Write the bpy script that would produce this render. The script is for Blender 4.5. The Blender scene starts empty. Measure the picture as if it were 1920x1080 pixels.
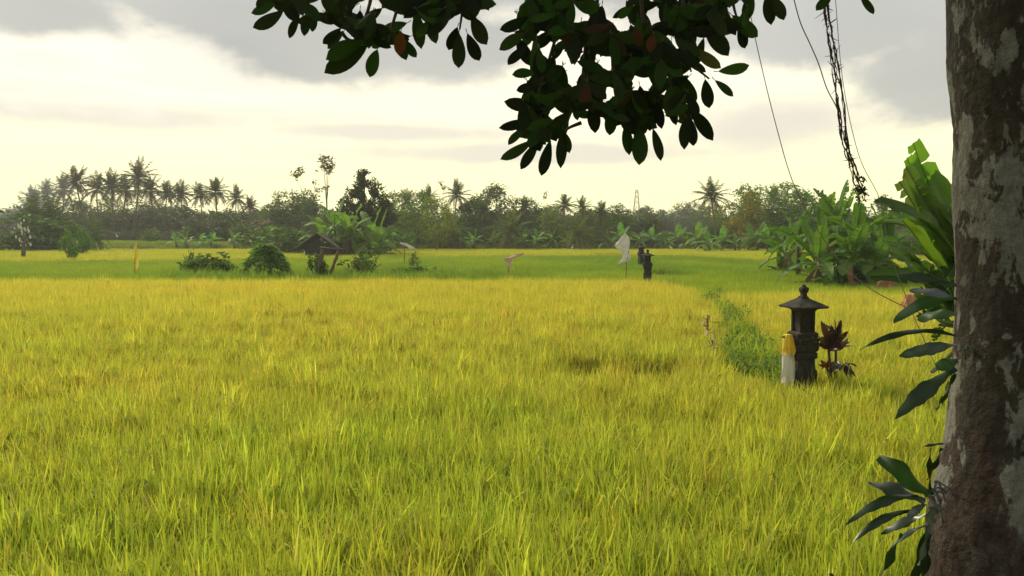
import bpy, math, random
import numpy as np
from mathutils import Vector, Matrix, noise

# ------------------------------------------------------------------ camera, world, sun, exposure
sc = bpy.context.scene
C = sc.collection
CAM = Vector((0, 0, 2.55))
PITCH = math.atan(100 / 1600)
cd = bpy.data.cameras.new('camera'); cam = bpy.data.objects.new('camera', cd); C.objects.link(cam)
cam.location = CAM; cam.rotation_euler = (math.pi / 2 - PITCH, 0, 0)
cd.lens = 30.0; cd.sensor_width = 36; cd.clip_end = 5000; cd.clip_start = 0.05
sc.camera = cam
sc.view_settings.view_transform = 'Standard'; sc.view_settings.look = 'None'
sc.view_settings.exposure = 0.5; sc.view_settings.gamma = 1
sc.cycles.max_bounces = 8; sc.cycles.diffuse_bounces = 4; sc.cycles.transmission_bounces = 4
sc.cycles.transparent_max_bounces = 8; sc.cycles.volume_bounces = 1
SUN_EL, SUN_AZ = math.radians(38), math.radians(-38)     # azimuth from +Y towards +X
sd = bpy.data.lights.new('sun', 'SUN'); sun = bpy.data.objects.new('sun', sd); C.objects.link(sun)
sd.energy = 2.9; sd.angle = math.radians(14); sd.color = (1, .9, .70)
sdir = Vector((math.sin(SUN_AZ) * math.cos(SUN_EL), math.cos(SUN_AZ) * math.cos(SUN_EL), math.sin(SUN_EL)))
sun.rotation_euler = sdir.to_track_quat('Z', 'Y').to_euler()
sun.location = (0, 0, 40)


class NT:
    """small node-tree writer"""
    def __init__(s, tree): s.t = tree; s.t.nodes.clear()
    def n(s, typ, **kw):
        nd = s.t.nodes.new(typ)
        for k, v in kw.items(): setattr(nd, k, v)
        return nd
    def put(s, sock, v):
        if isinstance(v, bpy.types.NodeSocket): s.t.links.new(v, sock)
        elif v is not None:
            if isinstance(v, tuple) and hasattr(sock.default_value, '__len__'): v = v[:len(sock.default_value)]
            sock.default_value = v
    def m(s, op, a, b=None, c=None, clamp=False):
        nd = s.n('ShaderNodeMath', operation=op, use_clamp=clamp)
        s.put(nd.inputs[0], a)
        if b is not None: s.put(nd.inputs[1], b)
        if c is not None: s.put(nd.inputs[2], c)
        return nd.outputs[0]
    def noise(s, vec, scale, detail=4, rough=.55, dist=0):
        nd = s.n('ShaderNodeTexNoise'); s.put(nd.inputs['Vector'], vec)
        nd.inputs['Scale'].default_value = scale; nd.inputs['Detail'].default_value = detail
        nd.inputs['Roughness'].default_value = rough; nd.inputs['Distortion'].default_value = dist
        return nd.outputs['Fac']
    def ss(s, x, lo, hi):
        nd = s.n('ShaderNodeMapRange', interpolation_type='SMOOTHSTEP'); s.put(nd.inputs[0], x)
        s.put(nd.inputs[1], lo); s.put(nd.inputs[2], hi)
        nd.inputs[3].default_value = 0; nd.inputs[4].default_value = 1
        return nd.outputs[0]
    def mix(s, f, a, b, blend='MIX'):
        nd = s.n('ShaderNodeMix', data_type='RGBA', blend_type=blend)
        s.put(nd.inputs[0], f); s.put(nd.inputs[6], a); s.put(nd.inputs[7], b)
        return nd.outputs[2]
    def ramp(s, f, stops):
        nd = s.n('ShaderNodeValToRGB'); s.put(nd.inputs[0], f); e = nd.color_ramp.elements
        while len(e) < len(stops): e.new(.5)
        for el, (p, c) in zip(e, stops): el.position = p; el.color = (*c, 1)
        return nd.outputs[0]


w = bpy.data.worlds.new('World'); sc.world = w; w.use_nodes = True
W = NT(w.node_tree)
geo = W.n('ShaderNodeTexCoord'); sep = W.n('ShaderNodeSeparateXYZ'); W.put(sep.inputs[0], geo.outputs['Generated'])
X, Y, Z = sep.outputs
az = W.m('ARCTAN2', X, Y)
hor = W.m('SQRT', W.m('ADD', W.m('MULTIPLY', X, X), W.m('MULTIPLY', Y, Y)))
slope = W.m('DIVIDE', Z, W.m('MAXIMUM', hor, .02))
comb = W.n('ShaderNodeCombineXYZ'); W.put(comb.inputs[0], az); W.put(comb.inputs[1], W.m('MULTIPLY', slope, 1.9)); W.put(comb.inputs[2], 3.7)
CV = comb.outputs[0]
n1 = W.noise(CV, 5.5, 7, .55, .3); n2 = W.noise(CV, 17, 6, .6, .2); n3 = W.noise(CV, 2.4, 3, .5)
wob = W.m('ADD', W.m('MULTIPLY', W.m('SUBTRACT', n1, .5), 1.5), W.m('MULTIPLY', W.m('SUBTRACT', n2, .5), .8))


def ell(px, py, rx, ry):
    ua = math.atan((px - 960) / 1600); us = (440 - py) / 1600 * math.cos(ua)
    a = W.m('DIVIDE', W.m('SUBTRACT', az, ua), rx / 1600); b = W.m('DIVIDE', W.m('SUBTRACT', slope, us), ry / 1600)
    return W.m('SUBTRACT', 1, W.m('SQRT', W.m('ADD', W.m('MULTIPLY', a, a), W.m('MULTIPLY', b, b))))


def union(lst):
    r = lst[0]
    for q in lst[1:]: r = W.m('SMOOTH_MAX', r, q, .25)
    return r


g_dark = W.ss(W.m('ADD', union([ell(640, 90, 230, 95), ell(830, 95, 170, 80), ell(60, 15, 200, 70), ell(330, -30, 320, 85), ell(500, 40, 330, 60), ell(1000, -70, 900, 130), ell(1560, 30, 380, 100), ell(1740, 150, 150, 100)]), W.m('MULTIPLY', wob, .75)), -.10, .40)
g_soft = W.ss(W.m('ADD', union([ell(180, 215, 520, 38), ell(60, 165, 260, 30), ell(330, 150, 200, 28), ell(700, 250, 300, 22), ell(1430, 235, 240, 60), ell(100, 120, 150, 40), ell(380, 120, 190, 60), ell(1000, 290, 500, 25)]), W.m('MULTIPLY', wob, .8)), -.2, .7)
base = W.ramp(W.m('MULTIPLY', slope, 2.0, clamp=True), [(0, (1, .925, .50)), (.12, (1, .93, .51)), (.27, (.94, .87, .62)), (.42, (.88, .82, .66)), (.62, (.72, .70, .61)), (1, (.46, .47, .47))])
col = W.mix(W.m('MULTIPLY', g_soft, .8), base, (.56, .53, .475, 1))
dk = W.mix(W.ss(n3, .35, .7), (.29, .305, .31, 1), (.40, .41, .40, 1))
col = W.mix(W.m('MULTIPLY', g_dark, .88), col, dk)
bright = W.m('MULTIPLY', W.ss(W.m('ADD', ell(150, 130, 420, 110), wob), .0, .6), W.m('SUBTRACT', 1, g_dark))
col = W.mix(W.m('MULTIPLY', bright, .45), col, (.92, .89, .76, 1))
# unseen sky behind the photographer, greyed on purpose to weaken light from that side
behind = W.ss(W.m('ABSOLUTE', az), 1.0, 2.2)
col = W.mix(W.m('MULTIPLY', behind, .75), col, (.30, .32, .34, 1))
sky = W.n('ShaderNodeTexSky'); sky.sky_type = 'NISHITA'; sky.sun_disc = False
sky.sun_elevation = SUN_EL; sky.sun_rotation = SUN_AZ; sky.dust_density = 3
skyc = W.n('ShaderNodeVectorMath', operation='SCALE'); W.put(skyc.inputs[0], sky.outputs[0]); skyc.inputs[3].default_value = .09
cover = W.m('SUBTRACT', 1.0, W.m('MULTIPLY', W.ss(n3, .5, .8), .12))
col = W.mix(cover, skyc.outputs[0], col)
below = W.ss(Z, -.02, .0)
col = W.mix(below, (.25, .26, .12, 1), col)
bg = W.n('ShaderNodeBackground'); W.put(bg.inputs[0], col); bg.inputs[1].default_value = 1.0
wo = W.n('ShaderNodeOutputWorld'); W.put(wo.inputs[0], bg.outputs[0])
w.cycles.sampling_method = 'MANUAL'; w.cycles.sample_map_resolution = 1024

# ------------------------------------------------------------------ helpers
rnd = random.Random(7)
U = rnd.uniform
cp, sp = math.cos(PITCH), math.sin(PITCH)


def at(px, py, d):
    a = (px - 960) / 1600; b = (540 - py) / 1600
    v = Vector((a, cp + b * sp, -sp + b * cp))
    return CAM + v * (d / v.y)


def ground_at(px, py, z=0.0):
    a = (px - 960) / 1600; b = (540 - py) / 1600
    v = Vector((a, cp + b * sp, -sp + b * cp)); t = (z - CAM.z) / v.z
    return CAM + v * t


def mat(name, base=(.2, .2, .2), rough=.8, trans=0.0, vcol=False, var=.25, nscale=3.0, spec=.3, build=None, inst=False, bump=0.0, bscale=40, tcol=(1.25, 1.2, .6)):
    m = bpy.data.materials.new(name); m.use_nodes = True; T = NT(m.node_tree)
    pr = T.n('ShaderNodeBsdfPrincipled'); out = T.n('ShaderNodeOutputMaterial')
    tc = T.n('ShaderNodeTexCoord')
    if build: c = build(T, tc)
    else:
        if vcol:
            a = T.n('ShaderNodeAttribute'); a.attribute_name = 'col'; c = a.outputs['Color']
        else: c = (*base, 1)
        nz = T.noise(tc.outputs['Object'], nscale, 5, .6)
        f = T.m('MULTIPLY_ADD', nz, 2 * var, 1 - var)
        vm = T.n('ShaderNodeVectorMath', operation='SCALE'); T.put(vm.inputs[0], c); T.put(vm.inputs[3], f); c = vm.outputs[0]
        oi = T.n('ShaderNodeObjectInfo')
        if not inst: c = T.mix(1.0, c, oi.outputs['Color'], 'MULTIPLY')
    if inst:
        a2 = T.n('ShaderNodeAttribute', attribute_type='INSTANCER'); a2.attribute_name = 'tint'
        c = T.mix(1.0, c, a2.outputs['Color'], 'MULTIPLY')
    T.put(pr.inputs['Base Color'], c); pr.inputs['Roughness'].default_value = rough
    pr.inputs['Specular IOR Level'].default_value = spec
    if bump:
        bz = T.noise(tc.outputs['Object'], bscale, 6, .65); b = T.n('ShaderNodeBump'); b.inputs['Strength'].default_value = bump
        b.inputs['Distance'].default_value = .02; T.put(b.inputs['Height'], bz); T.put(pr.inputs['Normal'], b.outputs[0])
    sh = pr.outputs[0]
    if trans:
        tr = T.n('ShaderNodeBsdfTranslucent')
        T.put(tr.inputs[0], T.mix(1.0, c, (*tcol, 1), 'MULTIPLY'))
        mx = T.n('ShaderNodeMixShader'); mx.inputs[0].default_value = trans
        T.put(mx.inputs[1], sh); T.put(mx.inputs[2], tr.outputs[0]); sh = mx.outputs[0]
    T.put(out.inputs[0], sh)
    return m


class MB:
    def __init__(s): s.v = []; s.f = []; s.c = []
    def add(s, vs, fs, col=(1, 1, 1)):
        o = len(s.v); s.v += [tuple(q) for q in vs]; s.f += [tuple(i + o for i in f) for f in fs]
        s.c += [col] * len(vs) if not isinstance(col, list) else col
    def mesh(s, name, m, smooth=True):
        me = bpy.data.meshes.new(name); me.from_pydata(s.v, [], s.f)
        ca = me.color_attributes.new('col', 'FLOAT_COLOR', 'POINT')
        arr = np.ones((len(s.v), 4), 'f'); arr[:, :3] = np.array(s.c, 'f'); ca.data.foreach_set('color', arr.ravel())
        if smooth: me.polygons.foreach_set('use_smooth', [True] * len(me.polygons))
        me.materials.append(m); me.update()
        return me
    def obj(s, name, m, parent=None, smooth=True, loc=None):
        o = bpy.data.objects.new(name, s.mesh(name, m, smooth)); C.objects.link(o)
        if parent: o.parent = parent
        if loc is not None: o.location = loc
        return o


def tag(o, label=None, cat=None, group=None, kind=None):
    if label: o['label'] = label
    if cat: o['category'] = cat
    if group: o['group'] = group
    if kind: o['kind'] = kind
    return o


def thing(name, label, cat, loc=(0, 0, 0), group=None, rz=0, s=1.0):
    o = bpy.data.objects.new(name, None); C.objects.link(o); o.location = loc; o.rotation_euler = (0, 0, rz)
    o.scale = (s, s, s) if not isinstance(s, tuple) else s
    o.empty_display_size = .3
    return tag(o, label, cat, group)


def dup(root, loc, rz, s, label, col=None, group=None, trunk_col=None):
    r = root.copy(); C.objects.link(r); r.location = loc; r.rotation_euler = (0, 0, rz)
    r.scale = (s, s, s) if not isinstance(s, tuple) else s; r['label'] = label
    if group: r['group'] = group
    for ch in list(root.children):
        c = ch.copy(); C.objects.link(c); c.parent = r
        if col: c.color = (*col, 1)
        for g in ch.children:
            d = g.copy(); C.objects.link(d); d.parent = c
            if col: d.color = (*col, 1)
    return r


def tube(mb, pts, rad, n=6, col=(1, 1, 1), cap=True, wob=0):
    pts = [Vector(p) for p in pts]; rings = []
    if not hasattr(rad, '__len__'): rad = [rad] * len(pts)
    ref = Vector((0, 0, 1)); 
    if abs((pts[-1] - pts[0]).normalized().z) > .9: ref = Vector((1, 0, 0))
    vs = []
    for i, p in enumerate(pts):
        d = (pts[min(i + 1, len(pts) - 1)] - pts[max(i - 1, 0)]).normalized()
        a = d.cross(ref).normalized(); b = d.cross(a)
        for k in range(n):
            t = 2 * math.pi * k / n; r = rad[i] * (1 + (U(-wob, wob) if wob else 0))
            vs.append(p + a * math.cos(t) * r + b * math.sin(t) * r)
    fs = []
    for i in range(len(pts) - 1):
        for k in range(n):
            k2 = (k + 1) % n
            fs.append((i * n + k, i * n + k2, (i + 1) * n + k2, (i + 1) * n + k))
    if cap: fs += [tuple(range(n))[::-1], tuple((len(pts) - 1) * n + k for k in range(n))]
    mb.add(vs, fs, col)


def smooth_path(pts, k=5):
    pts = [Vector(p) for p in pts]; out = []
    P = [pts[0] * 2 - pts[1]] + pts + [pts[-1] * 2 - pts[-2]]
    for i in range(1, len(P) - 2):
        for j in range(k):
            t = j / k; a, b, c, d = P[i - 1:i + 3]
            out.append(.5 * ((2 * b) + (c - a) * t + (2 * a - 5 * b + 4 * c - d) * t * t + (3 * b - a - 3 * c + d) * t ** 3))
    out.append(pts[-1]); return out


def prof_ell(t): return max(0.0, math.sin(math.pi * min(1, t ** .85))) ** .75
def prof_strap(t): return min(1, .25 + 2.2 * t) * (1 - max(0, t - .75) ** 2 / .0625 * .95)
def prof_lance(t): return min(1, .22 + 1.5 * t) * max(0, 1 - t ** 3.5) ** .8 * (1 + .10 * math.sin(t * 31))
def prof_grass(t): return (1 - t) ** .6 * (.55 + .45 * min(1, t * 5))


def leaf(mb, base, tip, width, n=6, sag=0.0, fold=.25, side=None, prof=prof_ell, col=(1, 1, 1), wave=0.0, twist=0.0, tearing=0.0, colm=None):
    base = Vector(base); tip = Vector(tip); L = (tip - base).length; d0 = (tip - base).normalized()
    if side is None:
        side = d0.cross(Vector((U(-1, 1), U(-1, 1), U(-1, 1))))
    side = (side - d0 * side.dot(d0)).normalized()
    vs = []; fs = []; cs = []; ph = U(0, 6)
    for i in range(n + 1):
        t = i / n; p = base.lerp(tip, t) + Vector((0, 0, sag * L * 4 * t * (1 - t)))
        q = Matrix.Rotation(twist * t, 3, d0) @ side
        nn = d0.cross(q).normalized(); wd = width * .5 * prof(t) + 1e-4
        wv = math.sin(ph + t * 11) * wave * width
        tl = 1 - (U(0, tearing) if tearing else 0); tr_ = 1 - (U(0, tearing) if tearing else 0)
        vs += [p - q * wd * tl + nn * (fold * wd + wv), p, p + q * wd * tr_ + nn * (fold * wd - wv)]
        sh = col
        cs += [sh, colm or col, sh]
    for i in range(n):
        a = i * 3
        fs += [(a, a + 1, a + 4, a + 3), (a + 1, a + 2, a + 5, a + 4)]
    mb.add(vs, fs, cs)


def vary(c, a=.2, h=.1):
    k = 1 + U(-a, a); return (c[0] * k * (1 + U(-h, h)), c[1] * k, c[2] * k * (1 + U(-h, h)))


def lerp3(a, b, t): return tuple(a[i] * (1 - t) + b[i] * t for i in range(3))


def box(mb, c, s, col=(1, 1, 1), rz=0, taper=1.0):
    cx, cy, cz = c; x, y, z = s[0] / 2, s[1] / 2, s[2] / 2; R = Matrix.Rotation(rz, 3, 'Z')
    vs = []
    for k, zz in ((1, -z), (taper, z)):
        for a, b in ((-x, -y), (x, -y), (x, y), (-x, y)):
            vs.append(R @ Vector((a * k, b * k, zz)) + Vector((cx, cy, cz)))
    mb.add(vs, [(3, 2, 1, 0), (4, 5, 6, 7), (0, 1, 5, 4), (1, 2, 6, 5), (2, 3, 7, 6), (3, 0, 4, 7)], col)


# numpy value noise
def vnoise(x, y, scale, seed=0):
    g = np.random.RandomState(seed).rand(256, 256)
    u = x / scale + 71.3; v = y / scale + 37.7; i = np.floor(u).astype(int); j = np.floor(v).astype(int)
    fu = u - i; fv = v - j; fu = fu * fu * (3 - 2 * fu); fv = fv * fv * (3 - 2 * fv)
    G = lambda a, b: g[a % 256, b % 256]
    return (G(i, j) * (1 - fu) + G(i + 1, j) * fu) * (1 - fv) + (G(i, j + 1) * (1 - fu) + G(i + 1, j + 1) * fu) * fv


def inpoly(x, y, poly):
    r = np.zeros(len(x), bool); n = len(poly)
    for i in range(n):
        x1, y1 = poly[i]; x2, y2 = poly[(i + 1) % n]
        c = ((y1 > y) != (y2 > y)) & (x < (x2 - x1) * (y - y1) / ((y2 - y1) or 1e-9) + x1)
        r ^= c
    return r


# ------------------------------------------------------------------ materials
M = {}
M['leafy'] = mat('foliage', vcol=True, rough=.7, trans=.3, var=.25, nscale=1.2, spec=.08)
M['rice'] = mat('rice_leaf', vcol=True, rough=.7, trans=.45, var=.12, nscale=2, inst=True, spec=.10, tcol=(1.2, 1.1, .8))
M['rice_leafy'] = mat('wood_foliage', vcol=True, rough=.6, trans=.25, var=.2, nscale=1, inst=True, spec=.2)
M['banana'] = mat('banana_leaf', vcol=True, rough=.5, trans=.38, var=.22, nscale=6, spec=.12, tcol=(1.3, 1.5, .5))
M['thick'] = mat('thick_leaf', vcol=True, rough=.36, trans=.12, var=.2, nscale=9, spec=.45, tcol=(1.0, 1.5, .3))
M['canopy'] = mat('canopy_leaf', vcol=True, rough=.65, trans=.14, var=.25, nscale=9, spec=.08, tcol=(1.0, 1.5, .3))
M['wood'] = mat('weathered_wood', (.16, .12, .08), .85, var=.4, nscale=14, bump=.5, bscale=60)
M['bark'] = mat('grey_bark', (.13, .11, .085), .9, var=.4, nscale=5)
M['stem'] = mat('banana_stem', vcol=True, rough=.7, var=.35, nscale=7)
M['cloth_w'] = mat('white_cloth', (.78, .77, .72), .8, trans=.35, var=.06, nscale=8, tcol=(1, .98, .9), bump=.25, bscale=30)
M['cloth_y'] = mat('yellow_cloth', (.85, .64, .07), .75, trans=.3, var=.18, nscale=10, tcol=(1, .9, .5), bump=.2, bscale=30)
M['vine'] = mat('vine_bark', (.06, .045, .03), .9, var=.4, nscale=30)
M['cord'] = mat('cord', (.14, .13, .08), .8, var=.2)
M['straw'] = mat('dry_husk', vcol=True, rough=.75, trans=.25, var=.2, nscale=12)
M['thatch'] = mat('thatch', (.035, .028, .021), .95, var=.5, nscale=9, bump=.8, bscale=30)
M['tile'] = mat('roof_tiles', (.22, .10, .06), .85, var=.4, nscale=3)
M['plaster'] = mat('wall_plaster', (.24, .19, .15), .9, var=.25, nscale=2)
M['metal'] = mat('tower_steel', (.35, .32, .28), .6, var=.1)
M['rubble'] = mat('red_rubble', vcol=True, rough=.9, var=.3, nscale=7, bump=.6, bscale=25)


def stone_nodes(T, tc):
    o = tc.outputs['Object']
    a = T.noise(o, 6, 7, .65); b = T.noise(o, 28, 5, .7)
    c = T.ramp(T.m('ADD', T.m('MULTIPLY', a, .65), T.m('MULTIPLY', b, .35)), [(.3, (.014, .013, .010)), (.5, (.042, .037, .030)), (.62, (.072, .065, .052)), (.75, (.15, .14, .11))])
    g = T.noise(o, 3.1, 4, .6)
    return T.mix(T.m('MULTIPLY', T.ss(g, .5, .7), .5), c, (.026, .032, .013, 1))


M['stone'] = mat('mossy_stone', rough=.92, build=stone_nodes, bump=.7, bscale=45)


def trunk_nodes(T, tc):
    o = tc.outputs['Object']
    mp = T.n('ShaderNodeMapping'); T.put(mp.inputs[0], o); mp.inputs['Scale'].default_value = (1, 1, .55)
    v = mp.outputs[0]
    a = T.noise(v, 5.2, 8, .62, .4); b = T.noise(v, 34, 6, .7); f = T.noise(o, 9, 4, .6)
    pale = T.mix(T.ss(b, .35, .7), (.135, .130, .110, 1), (.235, .225, .19, 1))
    dark = T.mix(T.ss(b, .3, .7), (.026, .020, .014, 1), (.062, .047, .033, 1))
    a3 = T.noise(v, 15, 6, .65, .3); c = T.mix(T.ss(T.m('ADD', a, T.m('MULTIPLY', T.m('SUBTRACT', a3, .5), .35)), .485, .515), pale, dark)
    spk = T.ss(T.noise(o, 60, 3, .6), .62, .7)
    c = T.mix(T.m('MULTIPLY', spk, .5), c, (.04, .032, .025, 1))
    lich = T.ss(T.m('ADD', f, T.m('MULTIPLY', b, .25)), .72, .78)
    c = T.mix(T.m('MULTIPLY', lich, .5), c, (.17, .17, .14, 1))
    sepz = T.n('ShaderNodeSeparateXYZ'); T.put(sepz.inputs[0], o)
    red = T.ss(T.m('MULTIPLY', T.m('ADD', sepz.outputs[2], T.m('MULTIPLY', T.m('SUBTRACT', a, .5), -1.6)), -1), -.78, -.66)
    redc = T.mix(T.ss(b, .35, .68), (.026, .016, .011, 1), (.070, .042, .028, 1))
    c = T.mix(T.m('MULTIPLY', red, .85), c, redc)
    return c


M['trunk'] = mat('patchy_bark', rough=.9, build=trunk_nodes, bump=1.0, bscale=38)


def soil_nodes(T, tc):
    o = tc.outputs['Object']
    a = T.noise(o, .6, 6, .6); b = T.noise(o, 8, 6, .7)
    c = T.ramp(T.m('ADD', T.m('MULTIPLY', a, .5), T.m('MULTIPLY', b, .5)), [(.3, (.06, .042, .022)), (.5, (.10, .085, .035)), (.6, (.10, .12, .03)), (.75, (.14, .17, .04))])
    return c


M['soil'] = mat('soil', rough=.95, build=soil_nodes, bump=.5, bscale=12)

# ------------------------------------------------------------------ ground
def gz(x, y):
    """terrain height: bank under the photographer, flat paddies, slightly raised land behind the fields"""
    z = 0.92 * (1 - min(1, max(0, (y - 2.6) / 1.0))) if y < 3.6 else 0.0
    if y > 116:
        t = min(1, (y - 116) / 8); z = 1.1 * t * t * (3 - 2 * t)
    return z + .05 * noise.noise(Vector((x * .8, y * .8, 0))) if y < 60 else z


xs = sorted(set([-900, -500, -300, -200, -140, -100, -80] + [x * 1.6 for x in range(-40, 41)] + [80, 100, 140, 200, 300, 500, 900]))
ys = sorted(set([-300, -100, -50, -20, -10, -6, -3, 0, 1] + [2 + .4 * i for i in range(6)] + [4.5 + 1.6 * i for i in range(33)] + [60 + 6 * i for i in range(9)] + [110, 114, 116, 118, 120, 122, 124, 128, 140, 170, 220, 300, 450, 700, 1200, 2500]))
g = MB()
vs = [(x, y, gz(x, y)) for y in ys for x in xs]; nx = len(xs)
fs = [(j * nx + i, j * nx + i + 1, (j + 1) * nx + i + 1, (j + 1) * nx + i) for j in range(len(ys) - 1) for i in range(nx - 1)]
g.add(vs, fs)
tag(g.obj('ground', M['soil']), kind='structure')

# ------------------------------------------------------------------ rice and other ground cover
LEAF_G = (.33, .40, .052); LEAF_Y = (.54, .50, .075); PAN = (.52, .45, .09); STRAW = (.42, .35, .12)


def tuft(seed, nblade, spread, h, wd, npan, gold=.5, lean=.35, seg=4, stiff=1.0, culm=False):
    r = random.Random(seed); mb = MB()
    for i in range(nblade):
        a = r.uniform(0, 6.283); rr = spread * math.sqrt(r.random())
        b = Vector((math.cos(a) * rr, math.sin(a) * rr, 0))
        a2 = r.uniform(0, 6.283); L = h * (r.uniform(.62, .98) if culm else r.uniform(.62, 1.12))
        ln = abs(r.gauss(0, lean)) + .04
        if culm and i % 4:
            b.z = h * r.uniform(.30, .66); L = h * r.uniform(.24, .42); ln = abs(r.gauss(0, lean * 1.5)) + .06; b.x *= 1.2; b.y *= 1.2
        dr = Vector((math.cos(a2), math.sin(a2), 0)); W_ = wd * r.uniform(.6, 1.25)
        sd_ = Vector((-dr.y, dr.x, 0)); tw = r.uniform(-.8, .8)
        sd_ = (sd_ + dr * tw).normalized()
        y = min(1, max(0, r.gauss(gold, .28))); c1 = lerp3(LEAF_G, LEAF_Y, y)
        if r.random() < .035: c1 = STRAW
        k = r.uniform(.75, 1.25); c1 = tuple(q * k for q in c1)
        droop = (r.uniform(0, .09) if r.random() < .9 else r.uniform(.1, .4)) / stiff
        vs = []; cs = []; fs = []
        for s_ in range(seg + 1):
            t = s_ / seg
            p = b + Vector((0, 0, 1)) * L * (t - droop * t ** 3 * .55) + dr * L * (ln * t + droop * t ** 2.2)
            wv = W_ * .5 * (1 - t ** 1.5) * (.6 + .4 * min(1, t * 4)) + .0005
            cc = lerp3(tuple(q * .75 for q in LEAF_G), c1, min(1, .25 + t + b.z))
            vs += [p - sd_ * wv, p + sd_ * wv]; cs += [cc, cc]
            if s_: o = (s_ - 1) * 2; fs.append((o, o + 1, o + 3, o + 2))
        mb.add(vs, fs, cs)
    for i in range(npan):                       # bowed seed heads
        a = r.uniform(0, 6.283); rr = spread * r.random(); b = Vector((math.cos(a) * rr, math.sin(a) * rr, 0))
        a2 = r.uniform(0, 6.283); dr = Vector((math.cos(a2), math.sin(a2), 0)); H = h * r.uniform(.58, .84)
        sd_ = Vector((-dr.y, dr.x, 0)); kk = r.uniform(.55, .95); c1 = tuple(q * kk for q in lerp3(PAN, LEAF_G, r.uniform(.2, .8)))
        pts = [b + Vector((0, 0, H * .55)), b + Vector((0, 0, H)) + dr * .03, b + dr * .09 + Vector((0, 0, H + .02)), b + dr * .15 + Vector((0, 0, H - .05)), b + dr * .18 + Vector((0, 0, H - .13))]
        ws = [.002, .002, .008, .013, .005]
        vs = []; fs = []
        for s_, (p, w_) in enumerate(zip(pts, ws)):
            vs += [p - sd_ * w_, p + sd_ * w_]
            if s_: o = (s_ - 1) * 2; fs.append((o, o + 1, o + 3, o + 2))
        mb.add(vs, fs, c1)
        for q in range(7):
            p = pts[2].lerp(pts[4], q / 6) + Vector((r.uniform(-.015, .015), r.uniform(-.015, .015), r.uniform(-.02, .01)))
            e = Vector((r.uniform(-.008, .008), r.uniform(-.008, .008), -.022)); s2 = Vector((r.uniform(-1, 1), r.uniform(-1, 1), 0)).normalized() * .005
            mb.add([p, p + s2 + e * .5, p + e, p - s2 + e * .5], [(0, 1, 2, 3)], c1)
    return mb


def tuft_collection(name, mbs, m):
    col_ = bpy.data.collections.new(name)
    for i, mb in enumerate(mbs):
        o = bpy.data.objects.new(name + '_tuft', mb.mesh(name + '_tuft', m)); col_.objects.link(o)
    return col_


def scatter(name, label, pts, scl, tint, collection, lean=.08, seed=1, zs=None, cat=None):
    """point cloud + one Instance on Points: dense ground cover nobody could count"""
    n = len(pts); rs = np.random.RandomState(seed)
    me = bpy.data.meshes.new(name); me.vertices.add(n)
    me.vertices.foreach_set('co', np.asarray(pts, 'f').ravel())
    a = me.attributes.new('scl', 'FLOAT_VECTOR', 'POINT'); a.data.foreach_set('vector', np.asarray(scl, 'f').ravel())
    rot = np.stack([rs.normal(0, lean, n), rs.normal(0, lean, n), rs.uniform(0, 6.283, n)], 1)
    a = me.attributes.new('rot', 'FLOAT_VECTOR', 'POINT'); a.data.foreach_set('vector', rot.astype('f').ravel())
    t4 = np.ones((n, 4), 'f'); t4[:, :3] = tint
    a = me.attributes.new('tint', 'FLOAT_COLOR', 'POINT'); a.data.foreach_set('color', t4.ravel())
    o = bpy.data.objects.new(name, me); C.objects.link(o)
    ng = bpy.data.node_groups.new(name, 'GeometryNodeTree')
    ng.interface.new_socket('Geometry', in_out='INPUT', socket_type='NodeSocketGeometry')
    ng.interface.new_socket('Geometry', in_out='OUTPUT', socket_type='NodeSocketGeometry')
    N = ng.nodes; L = ng.links
    gi = N.new('NodeGroupInput'); go = N.new('NodeGroupOutput'); ci = N.new('GeometryNodeCollectionInfo')
    ci.inputs['Collection'].default_value = collection; ci.inputs['Separate Children'].default_value = True; ci.inputs['Reset Children'].default_value = True
    ip = N.new('GeometryNodeInstanceOnPoints'); ip.inputs['Pick Instance'].default_value = True
    def named(nm, ty):
        q = N.new('GeometryNodeInputNamedAttribute'); q.data_type = ty; q.inputs['Name'].default_value = nm; return q.outputs['Attribute']
    L.new(gi.outputs[0], ip.inputs['Points']); L.new(ci.outputs[0], ip.inputs['Instance'])
    L.new(named('rot', 'FLOAT_VECTOR'), ip.inputs['Rotation']); L.new(named('scl', 'FLOAT_VECTOR'), ip.inputs['Scale'])
    L.new(ip.outputs[0], go.inputs[0])
    md = o.modifiers.new('scatter', 'NODES'); md.node_group = ng
    return tag(o, label, cat, kind='stuff')


def grid_points(x0, x1, y0, y1, step, seed, jit=.5):
    rs = np.random.RandomState(seed)
    X_, Y_ = np.meshgrid(np.arange(x0, x1, step), np.arange(y0, y1, step)); X_ = X_.ravel(); Y_ = Y_.ravel()
    return X_ + rs.uniform(-jit, jit, len(X_)) * step, Y_ + rs.uniform(-jit, jit, len(X_)) * step


def P85(px, py, z=.85): v = ground_at(px, py, z); return (v.x, v.y)


near_c = tuft_collection('rice', [tuft(i, 76, .10, .90, .0150, 10, gold=.30 + .06 * (i % 4), lean=.16, stiff=1.2, culm=True) for i in range(8)], M['rice'])
wide_c = tuft_collection('rice_far', [tuft(40 + i, 90, .32, .84, .020, 14, gold=.6, lean=.14, seg=3) for i in range(6)], M['rice'])
green_c = tuft_collection('young_rice', [tuft(60 + i, 80, .36, .55, .024, 0, gold=.12, lean=.2, seg=3) for i in range(5)], M['rice'])
weed_c = tuft_collection('weeds', [tuft(80 + i, 30, .16, .38, .022, 0, gold=.1, lean=.5, seg=4, stiff=.6) for i in range(5)], M['rice'])

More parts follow.
